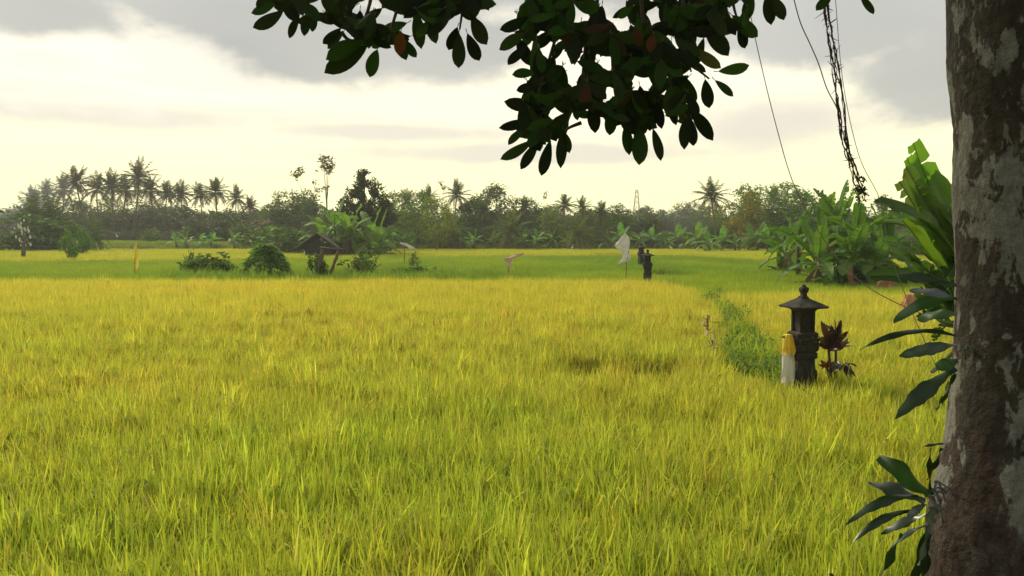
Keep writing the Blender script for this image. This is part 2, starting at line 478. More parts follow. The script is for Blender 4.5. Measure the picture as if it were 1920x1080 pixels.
def leafy_tuft(seed):
    rnd.seed(seed); mb = MB()
    for i in range(130):
        a = U(0, 6.28); rr = .2 * math.sqrt(U(0, 1)); p = Vector((math.cos(a) * rr, math.sin(a) * rr, U(.05, .42) * (1.1 - rr * 2)))
        c = vary(rnd.choice([(.13, .21, .05), (.18, .26, .06), (.11, .17, .06)]), .25); leaf(mb, p, p + Vector((U(-1, 1), U(-1, 1), U(-.3, .5))).normalized() * U(.03, .08), .028, 3, .1, .3, col=c)
    return mb


leafy_c = tuft_collection('leafy_weeds', [leafy_tuft(90 + i) for i in range(4)], M['rice'])
LEFT_EDGE = [P85(1240, 520), P85(1305, 535), P85(1335, 560), P85(1345, 600), P85(1340, 650), P85(1375, 690), P85(1470, 705)]
POLY_LEFT = [(-48, 3.4), (-48, 35)] + [(LEFT_EDGE[0][0] - 1, 35)] + LEFT_EDGE + [(3.9, 9.6), (30, 9.6), (30, 3.4)]
RIGHT_EDGE = [P85(1352, 543), P85(1425, 585), P85(1472, 630), P85(1505, 690)]
POLY_RIGHT = RIGHT_EDGE + [(3.9, 9.7), (30, 9.7), (32, 27.4), (10, 27.4)]
SHR = at(1505, 640, 10.5)


def rice_field(name, label, poly, seed):
    xs_, ys_, far = [], [], []
    for (y0, y1, st, fl) in ((3.4, 11, .125, 0), (11, 20, .165, 0), (20, 35, .30, 1)):
        a, b = grid_points(-48, 32, y0, y1, st, seed + int(y0))
        k = inpoly(a, b, poly) & (np.abs(a) < 4 + b * .78)
        xs_.append(a[k]); ys_.append(b[k]); far.append(np.full(k.sum(), fl))
    x = np.concatenate(xs_); y = np.concatenate(ys_); far = np.concatenate(far)
    # keep clear of the shrine's foot
    k = ((x - SHR.x) ** 2 + (y - SHR.y) ** 2 > .2 ** 2)
    x, y, far = x[k], y[k], far[k]
    n = len(x); rs = np.random.RandomState(seed)
    gold = vnoise(x, y, 3.1, 1) * .5 + vnoise(x, y, .9, 2) * .3 + vnoise(x, y, 9, 3) * .35
    ripe = np.clip((y - 4) / 8, 0, 1) * .38 + np.clip((y - 8) / 22, 0, 1) * .3 + (gold - .55) * .75
    ripe = np.clip(ripe, 0, 1)
    gd = np.array([1.06, 1.22, .95]); yl = np.array([1.42, 1.29, 1.25])
    tint = gd + (yl - gd) * ripe[:, None]
    tint *= rs.uniform(.86, 1.14, n)[:, None]
    tint[:, 0] *= rs.uniform(.95, 1.06, n)
    hgt = .93 + .06 * (vnoise(x, y, .7, 5) - .5) * 2 + rs.normal(0, .06, n)
    sp_ = .6 * np.clip((vnoise(x, y, .55, 51) - .8) * 5, 0, 1) * np.clip((16 - y) / 8, 0, 1); hgt *= 1 - .22 * sp_; tint *= 1 - sp_[:, None] * np.array([.10, .28, .1])
    # lodged brown hollow in the left field
    hx, hy = P85(1165, 668); hy += .1; q = ((x - hx) / 1.0) ** 2 + ((y - hy) / 1.0) ** 2
    hol = np.clip(1.35 - q + (vnoise(x, y, .35, 8) - .5) * 1.4, 0, 1)
    hgt *= 1 - .52 * hol; tint *= 1 - hol[:, None] * np.array([.55, .66, .5])
    s = np.where(far > 0, rs.uniform(.8, 1.1, n), rs.uniform(.85, 1.25, n))
    scl = np.stack([s, s, hgt], 1)
    z = np.array([gz(float(a), float(b)) for a, b in zip(x, y)])
    pts = np.stack([x, y, z], 1)
    f = far > 0
    odd = rs.rand(n); tint[odd < .05] *= np.array([1.12, .95, 1.1]); hgt2 = np.where(odd > .95, 1.12, 1.0); scl[:, 2] *= hgt2; tint[odd > .95] *= 1.15
    o = scatter(name, label, pts[~f], scl[~f], tint[~f], near_c, .07, seed)
    if f.any(): scatter(name, label, pts[f], scl[f], tint[f], wide_c, .06, seed + 9)
    return n


rice_field('rice_field', 'ripening yellow green rice filling the foreground', POLY_LEFT, 11)
rice_field('rice_field', 'ripening rice plot behind and right of the near stone shrine', POLY_RIGHT, 31)


def far_field(name, label, poly, step, coll, c0, c1, seed, h=1.0, hole=None, w_=1.0):
    xs0 = min(p[0] for p in poly); xs1 = max(p[0] for p in poly); y0 = min(p[1] for p in poly); y1 = max(p[1] for p in poly)
    x, y = grid_points(xs0, xs1, y0, y1, step, seed); k = inpoly(x, y, poly) & (np.abs(x) < 8 + y * .75)
    if hole: k &= ~((((x - hole[0]) / hole[2]) ** 2 + ((y - hole[1]) / hole[3]) ** 2) < 1 + (vnoise(x, y, .8, 3) - .5))
    x = x[k]; y = y[k]; n = len(x); rs = np.random.RandomState(seed)
    g_ = np.clip(vnoise(x, y * .5, 5, seed) * .6 + vnoise(x, y, 1.7, seed + 1) * .4 + vnoise(x, y * .4, 17, seed + 2) * .6 - .3, 0, 1)
    tint = np.array(c0) + (np.array(c1) - np.array(c0)) * g_[:, None]; tint *= 1 - .35 * np.clip(vnoise(x, y * .3, 6, seed + 7) - .6, 0, 1)[:, None] * 2; tint *= rs.uniform(.86, 1.14, n)[:, None]
    s = rs.uniform(1, 1.5, n) * step / .45 * w_
    hh = h * (.92 + .16 * vnoise(x, y, 1.3, seed + 4)) + rs.normal(0, .05, n)
    scatter(name, label, np.stack([x, y, np.array([gz(float(a), float(b)) if b > 116 else 0. for a, b in zip(x, y)])], 1), np.stack([s, s, hh], 1), tint, coll, .05, seed)


far_field('young_rice_field', 'young deep green rice between the golden plots', [(-75, 37), (5.2, 36), (6.6, 28.6), (33, 28.6), (40, 46), (23, 56), (21, 66), (17, 86), (-5, 82), (-18, 75), (-30, 68), (-75, 66)], .42, green_c, (.55, .82, .6), (1.02, 1.14, .8), 3, 1.0, hole=(8.9, 49, 1.6, 5))
far_field('ripe_rice_field', 'band of yellow rice before the distant trees', [(-95, 66.4), (-30, 68.4), (-18, 75.4), (-5, 82.4), (17, 86.4), (21, 66.4), (23, 56.4), (34, 60), (40, 90), (45, 117), (-95, 117)], .62, wide_c, (1.02, 1.18, .7), (1.25, 1.22, .85), 5, .80)
far_field('grass_meadow', 'low dull green grass at the foot of the far palms', [(-150, 120), (60, 120), (60, 150), (-150, 150)], 1.1, green_c, (.45, .62, .6), (.75, .85, .7), 6, .9)
# weeds on the bund between the two ripe plots, and grass on the bank
bund = [P85(1243, 519), P85(1305, 535), P85(1335, 560), P85(1345, 600), P85(1340, 650), P85(1375, 690), P85(1490, 705), P85(1505, 690), P85(1472, 630), P85(1425, 585), P85(1352, 543), (6.9, 28.6), (5.2, 36)]
x, y = grid_points(1, 9, 8, 36, .13, 77); k = inpoly(x, y, bund); x = x[k]; y = y[k]; n = len(x); rs = np.random.RandomState(5)
tn = (np.array([.6, .85, .8])[None] + np.array([.75, .55, .3])[None] * vnoise(x, y, .8, 4)[:, None]) * rs.uniform(.75, 1.2, n)[:, None]
s = rs.uniform(.8, 1.6, n); k = rs.rand(n) < .38; hh_ = rs.uniform(.6, 1.35, n) * (.6 + .9 * vnoise(x, y, .7, 24))
scatter('leafy_weeds', 'broad leaved green weeds on the bund between the rice plots', np.stack([x, y, np.full(n, .12)], 1)[k], np.stack([s, s, hh_], 1)[k], (tn * np.array([1.15, 1.05, .95]))[k], leafy_c, .3, 8)
n = int((~k).sum()); x = x[~k]; y = y[~k]; s = s[~k]; tn = tn[~k]
scatter('weeds', 'grassy green weeds on the bund between the rice plots', np.stack([x, y, np.full(n, .14)], 1), np.stack([s, s, rs.uniform(.8, 1.7, n) * (.75 + .5 * vnoise(x, y, .6, 14))], 1), tn, weed_c, .3, 3)
x, y = grid_points(-19, -2, 41.5, 46.5, .30, 79); k = vnoise(x, y, 2.2, 41) > .36; x = x[k]; y = y[k]; n = len(x); s = np.random.RandomState(9).uniform(1.2, 2.4, n)
scatter('weeds', 'rough dark weeds on the earth bank around the leafy mound and posts', np.stack([x, y, np.full(n, .1)], 1), np.stack([s, s, s * .8], 1), np.array([.5, .72, .6])[None] * np.random.RandomState(9).uniform(.7, 1.3, n)[:, None], weed_c, .3, 12)
x, y = grid_points(-6, 7, -3, 3.5, .16, 78); n = len(x); s = np.random.RandomState(6).uniform(.5, .9, n)
scatter('bank_grass', 'short green grass on the bank under the tree', np.stack([x, y, np.array([gz(float(a), float(b)) for a, b in zip(x, y)])], 1), np.stack([s, s, s * .5], 1), np.tile(np.array([.6, .8, .7]), (n, 1)), weed_c, .2, 4)

# ------------------------------------------------------------------ trees
def frond(mb, base, az_, el, L, droop, nl=20, lw=.07, ll=.75, col=(.08, .10, .04), hang=.5):
    d = Vector((math.cos(az_) * math.cos(el), math.sin(az_) * math.cos(el), math.sin(el))); pts = []
    p = Vector(base); dd = d.copy(); st = L / nl
    side = Vector((-math.sin(az_), math.cos(az_), 0))
    for i in range(nl + 1):
        pts.append(p.copy()); t = i / nl
        dd = (dd + Vector((0, 0, -droop / nl * (.6 + 1.2 * t)))).normalized(); p = p + dd * st
    tube(mb, pts[::3] + [pts[-1]], [.035 * (1 - j / 9) + .006 for j in range(len(pts[::3]) + 1)], 3, tuple(q * 1.2 for q in col), cap=False)
    for i in range(2, nl + 1):
        t = i / nl; l_ = ll * math.sin(math.pi * min(.95, .18 + t * .82)) ** .7 + .1
        dirn = (pts[i] - pts[i - 1]).normalized()
        for sg in (-1, 1):
            dv = (side * sg * .85 + dirn * .65 + Vector((0, 0, -hang * U(.5, 1.4)))).normalized()
            a = pts[i]; b = a + dv * l_ * U(.75, 1.1); w_ = dirn * lw
            c = vary(col, .3); mid = a.lerp(b, .5) + Vector((0, 0, .06))
            mb.add([a - w_ * .5, a + w_ * .5, mid + w_ * .6, b, mid - w_ * .6], [(0, 1, 2, 3, 4)], c)


def palm_proto(seed, H, lean, nf=20, L=3.6, col=(.06, .075, .028), up=1.0):
    rnd.seed(seed)
    r = thing('coconut_palm', 'palm', 'palm tree', (0, 0, 0), 'coconut palms along the skyline')
    mb = MB(); pts = [Vector((lean * (i / 8) ** 1.6, .3 * math.sin(i * .5 + seed), H * i / 8)) for i in range(9)]
    tube(mb, pts, [.20, .16, .14, .13, .125, .12, .115, .11, .12], 7, (1, 1, 1), wob=.06); mb.obj('trunk', M['bark'], r)
    mb = MB(); top = pts[-1]; nf += 10; L *= 1.15
    for i in range(nf):
        t = (i + .5) / nf; el = math.radians(86 - 128 * t ** 1.05 + U(-8, 8)); a = i * 2.4 + U(-.3, .3)
        c = lerp3(col, (.16, .11, .05), max(0, t - .62) * 1.6 * U(.3, 1))
        if t > .9: c = (.14, .10, .05)
        frond(mb, top + Vector((0, 0, U(-.1, .15))), a, el, L * U(.82, 1.1) * (.85 + .15 * t), (.55 + .9 * t) * up, 18, .125, .85, c, hang=.35 + .5 * t)
    for i in range(7):
        a = U(0, 6.28); c = top + Vector((math.cos(a) * .25, math.sin(a) * .25, -.25 + U(-.1, .1))); box(mb, c, (.2, .2, .25), (.12, .13, .04), U(0, 1), .7)
    mb.obj('crown', M['leafy'], r)
    return r


def crown_cloud(mb, blobs, n, size, cols, flat=.8, shell=.55):
    tot = sum(b[3] ** 2 for b in blobs)
    for (bx, by, bz, br) in blobs:
        k = int(n * br ** 2 / tot)
        for i in range(k):
            v = Vector((rnd.gauss(0, 1), rnd.gauss(0, 1), rnd.gauss(0, 1))).normalized() * br * (shell + (1 - shell) * U(0, 1.25) ** 1) * U(.72, 1.05)
            v.z *= flat
            nn = noise.noise(Vector((bx + v.x, by + v.y, bz + v.z)) * 1.1)
            if nn < -.16: continue
            p = Vector((bx, by, bz)) + v * (1 + .25 * nn)
            a = Vector((U(-1, 1), U(-1, 1), U(-.6, .6))).normalized(); b = a.cross(Vector((U(-1, 1), U(-1, 1), U(-1, 1)))).normalized()
            s_ = size * U(.6, 1.35); c = vary(rnd.choice(cols), .28, .08)
            mb.add([p - a * s_, p - b * s_ * .42, p + a * s_, p + b * s_ * .42], [(0, 1, 2, 3)], c)


def tree_proto(name, seed, H, blobs, n, size, cols, trunk_r=.16, limbs=None, cat='tree', shell=.55, flat=.85, group='broadleaf trees of the far tree line'):
    rnd.seed(seed)
    r = thing(name, 'tree', cat, (0, 0, 0), group)
    mb = MB(); base = [Vector((0, 0, -.1)), Vector((.05, 0, H * .2)), Vector((-.05, .05, H * .4))]
    tube(mb, base + [Vector((0, 0, H * .62))], [trunk_r * 1.3, trunk_r, trunk_r * .85, trunk_r * .5], 8, wob=.08)
    for b in blobs[:9]:
        s0 = base[2].lerp(Vector((0, 0, H * .6)), U(0, .9)); e = Vector(b[:3]); m1 = s0.lerp(e, .5) + Vector((0, 0, U(-.1, .3)))
        tube(mb, smooth_path([s0, m1, e], 3), [trunk_r * .45 * (1 - i / 9) for i in range(7)], 5)
    mb.obj('trunk', M['bark'], r)
    mb = MB(); crown_cloud(mb, blobs, n, size, cols, flat, shell); mb.obj('crown', M['leafy'], r)
    return r


def blobs_round(seed, R, H, zc, k, br):
    q = random.Random(seed); o = []
    for i in range(k):
        v = Vector((q.gauss(0, 1), q.gauss(0, 1), q.gauss(0, 1))).normalized() * q.uniform(.35, 1) ** .6
        o.append((v.x * R, v.y * R, zc + v.z * H, br * q.uniform(.65, 1.25)))
    return o


G1 = [(.055, .10, .022), (.085, .14, .03), (.045, .075, .02), (.12, .17, .04)]
G2 = [(.13, .17, .04), (.17, .18, .05), (.09, .13, .035)]
G3 = [(.10, .17, .035), (.13, .21, .04), (.075, .13, .03)]
GB = [(.17, .12, .05), (.14, .11, .045), (.10, .11, .035)]

palms = [palm_proto(101, 11.5, .6), palm_proto(102, 11.5, -.9, 18, 3.9), palm_proto(103, 11.5, 1.2, 16, 3.4, up=.8), palm_proto(104, 11.5, -.3, 22, 3.5, (.065, .09, .04))]
low_palm = palm_proto(105, 3.2, .2, 22, 4.3, (.09, .12, .04), up=1.2)
broad = [tree_proto('broadleaf_tree', 201, 8, blobs_round(1, 2.9, 3.2, 4.4, 26, 1.35), 7500, .17, G1),
         tree_proto('broadleaf_tree', 202, 8, blobs_round(2, 3.0, 2.9, 4.9, 26, 1.1), 6500, .17, G2, shell=.4),
         tree_proto('broadleaf_tree', 203, 8, [(U(-.3, .3), U(-.3, .3), 6.7, .8)] + blobs_round(3, 1.9, 3.2, 4.0, 20, 1.15), 6500, .16, G1),
         tree_proto('broadleaf_tree', 204, 8, blobs_round(4, 3.6, 3.4, 4.2, 32, 1.3), 9000, .18, [(.07, .10, .03), (.10, .125, .04)], shell=.5)]
used = set()


def plant(protos, i, px, top_py, d, label, H, col=None, wide=1.0, rz=None, z0=None, group=None, base_py=None):
    """set a tree of natural height H so that its top reaches the photographed height from its own distance"""
    p = protos[i]; t = at(px, top_py, d); z0 = gz(t.x, d) if z0 is None else z0
    s = (t.z - z0) / H; rz = U(0, 6.28) if rz is None else rz
    if id(p) not in used:
        used.add(id(p)); p.location = (t.x, d, z0); p.rotation_euler = (0, 0, rz); p.scale = (s * wide, s * wide, s); p['label'] = label
        if group: p['group'] = group
        if col:
            for c in p.children: c.color = (*col, 1)
        return p
    return dup(p, (t.x, d, z0), rz, (s * wide, s * wide, s), label, col, group)


rnd.seed(5)
order = 'first second third fourth fifth sixth seventh eighth ninth tenth eleventh twelfth thirteenth fourteenth fifteenth sixteenth'.split()
SK = [(62, 352, 172, 3), (92, 345, 168, 1), (118, 333, 160, 0), (157, 316, 150, 2), (184, 330, 158, 1), (211, 322, 152, 3), (229, 334, 163, 0), (249, 306, 148, 1),
      (287, 335, 150, 0), (309, 343, 158, 2), (341, 342, 150, 3), (373, 345, 152, 2), (408, 338, 147, 0), (440, 353, 152, 1), (468, 371, 150, 3)]
LBL = {3: 'thin coconut palm of the left row with a spiky upright crown against the sky', 7: 'tallest coconut palm of the left skyline row, crown well above its neighbours',
       12: 'coconut palm at the right of the skyline row with bare slim trunk against the sky', 14: 'lowest coconut palm ending the skyline row beside the sky gap', 0: 'coconut palm ending the row at far left, veiled in grey smoke'}
for i, (px, py, d, v) in enumerate(SK):
    plant(palms, v, px, py, d, LBL.get(i, 'coconut palm on the left skyline, %s from the left end of the palm row' % order[i]), 14.3, (1.0, .92, .9), 1.15 + .12 * math.sin(i * 2.3), rz=i * 1.3)
for i, (px, py, d, v, lb) in enumerate([
        (852, 344, 128, 1, 'dark coconut palm with feathery upright crown rising above the central trees'),
        (800, 352, 136, 3, 'coconut palm just left of the feathery dark palm over the central trees'),
        (765, 360, 138, 0, 'coconut palm between the bushy dark tree and the central palms'),
        (905, 378, 124, 3, 'coconut palm with drooping fronds before the dome shaped crown'),
        (985, 372, 132, 0, 'coconut palm right of the dome shaped crown'),
        (1050, 368, 126, 2, 'coconut palm with sparse upright fronds beside the leaf cluster tips'),
        (1098, 374, 122, 1, 'brownish coconut palm left of the leaning palm'),
        (1132, 380, 118, 0, 'coconut palm with arching yellow brown fronds above the white flag'),
        (1345, 343, 112, 1, 'lone tall coconut palm left of the round green tree'),
        (1448, 352, 140, 3, 'small dark palm crown poking out behind the round green tree')]):
    plant(palms, v, px, py, d, lb, 14.3, (1.25, 1.3, .9), (1.15, 1.0, 1.3)[i % 3] if px < 1300 else 1.25)
for i, (px, py, d, lb) in enumerate([(955, 400, 116, 'squat palm with long arching fronds at the centre of the tree line'), (1085, 410, 114, 'squat arching palm behind the pink rag'), (845, 405, 118, 'squat palm with hanging fronds left of centre'),
                                     (178, 415, 108, 'young palm with spreading fronds in front of the far left trees')]):
    plant([low_palm], 0, px, py, d, lb, 6.3, (1.35, 1.3, .9) if i < 3 else (.9, 1.25, .8), 1.0 if i < 3 else .8, group='low palms before the tree line')

wood_c = bpy.data.collections.new('woods')
for i in range(4):
    rnd.seed(600 + i); mb = MB(); crown_cloud(mb, blobs_round(i + 60, 2.6, 2.2, 2.4, 16, 1.3) , 3000, .19, [(.05, .075, .025), (.07, .10, .03), (.095, .10, .04)], 1, .6)
    o = bpy.data.objects.new('woods', mb.mesh('woods', M['rice_leafy'])); wood_c.objects.link(o)
def woods(name, label, poly, step, h0, h1, c0, c1, seed, z0):
    x, y = grid_points(min(p[0] for p in poly), max(p[0] for p in poly), min(p[1] for p in poly), max(p[1] for p in poly), step, seed); k = inpoly(x, y, poly); x = x[k]; y = y[k]; n = len(x); q = np.random.RandomState(seed)
    t = vnoise(x, y, 9, seed)[:, None]; tint = (np.array(c0) * (1 - t) + np.array(c1) * t) * q.uniform(.8, 1.2, n)[:, None]; h = (h0 + (h1 - h0) * q.rand(n) * (.5 + vnoise(x, y, 12, seed + 3))) / 5
    scatter(name, label, np.stack([x, y, np.full(n, z0)], 1), np.stack([h * 1.3, h * 1.3, h], 1), tint, wood_c, .05, seed)
woods('woods', 'dense grey green far wood under the skyline palms that reads as one mass', [(-150, 168), (-22, 160), (-22, 196), (-150, 200)], 4.2, 4.4, 6.8, (.8, .95, .9), (1.3, 1.4, 1.0), 3, 1)
woods('woods', 'dense dark wood behind the central trees that reads as one mass', [(-52, 134), (22, 132), (24, 156), (-52, 156)], 3.6, 3.2, 5.0, (.8, 1.0, .7), (1.9, 1.9, .9), 4, 1)
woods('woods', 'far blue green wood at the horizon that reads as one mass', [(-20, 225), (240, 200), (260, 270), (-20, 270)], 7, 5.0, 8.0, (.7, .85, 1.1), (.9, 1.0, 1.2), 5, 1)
woods('undergrowth', 'tangled green undergrowth along the foot of the tree line', [(-40, 122.5), (70, 121), (70, 127), (-40, 129)], 1.7, 1.3, 2.8, (.9, 1.2, .7), (1.5, 1.9, .9), 6, .8)
woods('undergrowth', 'low grey green undergrowth in front of the far left palms', [(-140, 150), (-28, 146), (-28, 158), (-140, 162)], 2.2, 1.2, 2.4, (.8, .9, .8), (1.2, 1.3, .9), 7, 1)
woods('undergrowth', 'green undergrowth behind the right banana thicket', [(40, 100), (75, 96), (80, 116), (38, 116)], 2.2, 1.4, 2.8, (.9, 1.2, .7), (1.4, 1.7, .9), 8, 0)

# slim airy trees and the dark bushy one near the hut
rnd.seed(31)
slim1 = tree_proto('slender_tree', 301, 11, [(.7, 0, 10.2, .9), (-.3, .2, 10.5, .7), (1.6, .1, 9.9, .7), (.9, .3, 10.8, .6), (.3, 0, 9.4, .5), (-.7, .1, 9.8, .5), (.1, .1, 7.6, .4), (.4, 0, 6.2, .3)], 620, .17, [(.10, .12, .05), (.14, .13, .06)], .07, shell=.3, group='slender sparse trees')
plant([slim1], 0, 612, 288, 98, 'tall slender tree with airy leaf tuft, highest above the skyline', 11.3, z0=0)
slim2 = tree_proto('slender_tree', 302, 9, [(-1.5, 0, 8.4, .6), (-1.1, 0, 8.8, .5), (-1.5, 0, 7.8, .4), (.4, 0, 7.6, .45), (.5, .1, 6.8, .6), (.4, 0, 6.1, .5), (.6, 0, 8.6, .3)], 420, .16, [(.16, .13, .07), (.12, .12, .05)], .06, shell=.3, group='slender sparse trees')
plant([slim2], 0, 583, 312, 100, 'slender tree with two thin leaf tufts, left of the tallest one', 9.2, z0=0, rz=0)
slim3 = tree_proto('slender_tree', 303, 9, [(.2, 0, 8.6, .5), (.5, .2, 8.1, .4), (-.3, 0, 8.0, .4)], 140, .16, [(.2, .17, .08)], .06, shell=.3, group='slender sparse trees')
plant([slim3], 0, 828, 337, 121, 'pale sparse treetop above the central palms', 9.1)
plant([slim3], 0, 1023, 357, 122, 'pale sparse treetop with one small tuft near the hanging leaves', 9.1)
plant([slim3], 0, 1059, 362, 127, 'pale sparse treetop next to the brown palms', 9.1)
plant([slim3], 0, 1390, 348, 126, 'thin bare treetop right of the lone palm', 9.1)
plant([slim3], 0, 520, 372, 140, 'thin bare treetop behind the low house roof', 9.1)
rnd.seed(32)
dark_t = tree_proto('bushy_tree', 305, 9, [(0, 0, 8.5, .7), (.1, 0, 7.6, 1.1), (-.9, 0, 6.7, 1.0), (1.0, .2, 6.9, 1.1), (0, .3, 6.3, 1.4), (-1.5, 0, 5.2, 1.3), (1.8, 0, 5.2, 1.4), (.3, .5, 4.8, 1.7), (2.4, 0, 4.0, 1.2), (-2.2, 0, 4.0, 1.2), (0, 0, 3.4, 1.6), (1.4, 0, 3.2, 1.4), (-1.3, 0, 3.0, 1.3)], 15000, .17, [(.03, .055, .012), (.045, .07, .02), (.06, .08, .03)], .2, shell=.25, group='bushy trees by the hut')
plant([dark_t], 0, 682, 316, 92, 'dark bushy tree with pointed crown behind the banana clump', 9.1, z0=0, rz=.2)

for i, (px, py, d, lb) in enumerate([(58, 376, 112, 'dark palm with hanging fronds behind the white rags'), (104, 372, 114, 'dark low palm left of the bright bush')]):
    plant([low_palm], 0, px, py, d, lb, 6.3, (.75, .85, .8), .8, group='low palms before the tree line')
rnd.seed(33)
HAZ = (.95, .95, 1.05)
B = [  # px, top, d, variant, wide, colour, label
    (10, 392, 185, 3, 1.5, HAZ, 'hazy tree mass at the far left edge of the tree line'), (70, 385, 178, 0, 1.4, HAZ, 'hazy tree behind the smoke'),
    (135, 372, 172, 3, 1.3, HAZ, 'grey green tree under the first skyline palms'), (195, 372, 176, 1, 1.3, HAZ, 'grey green tree under the tight palm group'),
    (255, 375, 172, 3, 1.3, HAZ, 'grey green tree under the tallest palm'), (310, 392, 170, 0, 1.4, HAZ, 'grey green tree right of the tallest palm'),
    (362, 402, 168, 1, 1.5, HAZ, 'low grey tree under the palms with gaps of sky'), (420, 408, 170, 3, 1.4, HAZ, 'low grey tree under the bare slim palm'),
    (470, 405, 160, 0, 1.2, HAZ, 'low tree beside the brown house roof'), (545, 362, 138, 3, 1.1, (1.2, 1.2, 1), 'broad crowned tree right of the brown house'),
    (505, 392, 145, 1, 1.0, (1, 1, 1), 'dull green tree over the brown house'), (595, 375, 128, 2, 1.3, (1.1, 1.1, .9), 'tree behind the slender trees'),
    (735, 368, 112, 1, 1.1, (1.1, 1.2, .8), 'olive tree right of the dark bushy tree'), (790, 372, 122, 0, 1.1, (1.3, 1.3, .9), 'olive green tree left of the feathery palm'),
    (818, 378, 110, 1, .9, (1.7, 1.5, .9), 'pale trunked olive tree at the edge of the field'), (880, 372, 130, 2, 1.3, (.9, .95, .9), 'dark tree between feathery palm and dome crown'),
    (930, 353, 136, 3, 1.05, (.9, .95, 1), 'dome shaped dark tree at the centre of the tree line'), (990, 385, 134, 0, 1.2, (1.0, 1.1, .9), 'dark tree right of the dome crown'),
    (1040, 392, 124, 1, 1.0, (1.3, 1.3, .8), 'olive tree among the brown palms'), (1110, 398, 126, 3, 1.0, (1.3, 1.2, .8), 'brown green tree under the arching palm'),
    (1160, 395, 130, 0, 1.0, (1.2, 1.15, .8), 'tree left of the distant blue gap'),
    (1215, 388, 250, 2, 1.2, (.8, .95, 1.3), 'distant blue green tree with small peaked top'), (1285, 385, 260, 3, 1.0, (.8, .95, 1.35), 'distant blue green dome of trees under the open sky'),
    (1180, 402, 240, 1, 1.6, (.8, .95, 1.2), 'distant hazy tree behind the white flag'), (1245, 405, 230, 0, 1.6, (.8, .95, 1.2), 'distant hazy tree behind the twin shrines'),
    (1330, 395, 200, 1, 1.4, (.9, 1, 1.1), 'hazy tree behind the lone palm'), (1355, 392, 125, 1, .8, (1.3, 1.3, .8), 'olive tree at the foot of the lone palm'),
    (1398, 368, 118, 1, .95, (1.9, 1.3, .8), 'rusty brown tree between lone palm and green tree'), (1428, 352, 122, 3, .95, (1.3, 1.6, 1.0), 'round bright green tree left of the banana thicket'),
    (1478, 352, 124, 1, 1.1, (1.1, 1.4, .9), 'broad green tree behind the banana thicket'), (1505, 372, 118, 0, 1.2, (1.1, 1.2, .9), 'dark tree behind the left of the banana thicket'),
    (1560, 392, 125, 3, 1.2, (1.0, 1.1, .9), 'tree hidden behind the banana thicket'), (1664, 365, 150, 2, 1.0, (.9, 1, 1.1), 'flat topped tree in the gap beside the big banana leaves'),
    (1700, 392, 130, 0, 1.4, (1, 1.1, .9), 'tree behind the big banana leaves'), (1760, 388, 135, 3, 1.2, (1, 1.1, .9), 'tree just left of the big trunk in the distance')]
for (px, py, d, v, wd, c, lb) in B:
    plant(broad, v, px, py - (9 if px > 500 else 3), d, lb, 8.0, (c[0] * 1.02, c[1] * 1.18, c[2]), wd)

# ------------------------------------------------------------------ banana plants
def banana_leaf(mb, base, az_, el, L, Wd, droop, col, n=14, fold=.35, tear=.25, pet=.18, roll=0):
    d = Vector((math.cos(az_) * math.cos(el), math.sin(az_) * math.cos(el), math.sin(el))); p = Vector(base); pts = []; dd = d.copy()
    for i in range(n + 1):
        pts.append(p.copy()); dd = (dd + Vector((0, 0, -droop / n * (.4 + 1.6 * i / n)))).normalized(); p = p + dd * L / n
    rib = MB(); tube(mb, pts[::2] + ([pts[-1]] if n % 2 else []), [Wd * .05 * (1 - i / (n / 2 + 2)) + .003 for i in range(len(pts[::2] + ([pts[-1]] if n % 2 else [])))], 4, (col[0] * 1.8, col[1] * 1.5, col[2] * 1.6), cap=False)
    i0 = int(n * pet); prev = None
    side0 = Vector((-math.sin(az_), math.cos(az_), 0)); side0 = Matrix.Rotation(roll, 3, d) @ side0
    for sg in (-1, 1):
        run = []; ang = fold
        for i in range(i0, n + 1):
            t = (i - i0) / (n - i0); wv = Wd * .5 * (max(0, math.sin(math.pi * min(1, .06 + t * .94) ** .75)) ** .55 if t < .999 else .02)
            dr = (pts[min(i + 1, n)] - pts[max(i - 1, 0)]).normalized(); up = side0.cross(dr)
            if U(0, 1) < tear: ang = fold + U(-.55, .25); cutn = True
            else: cutn = False
            q = (side0 * sg * math.cos(ang) - up * (-math.sin(ang)) * 1.0)
            tip = pts[i] + (q.normalized() * wv) + dr * wv * .25
            mid = pts[i] + q.normalized() * wv * .5 + dr * wv * .08 + up * wv * .06
            if cutn and run:
                g_ = .12; a0 = run[-1]
                run.append((pts[i] - dr * .003, a0[1].lerp(mid, .8), a0[2].lerp(tip, .7)))
                strip(mb, run, col); run = []
            run.append((pts[i], mid, tip))
        strip(mb, run, col)


def strip(mb, run, col):
    if len(run) < 2: return
    vs = []; fs = []; c = vary(col, .18, .06)
    for r in run: vs += list(r)
    for i in range(len(run) - 1):
        a = i * 3; fs += [(a, a + 1, a + 4, a + 3), (a + 1, a + 2, a + 5, a + 4)]
    mb.add(vs, fs, c)


BG = (.095, .19, .03)


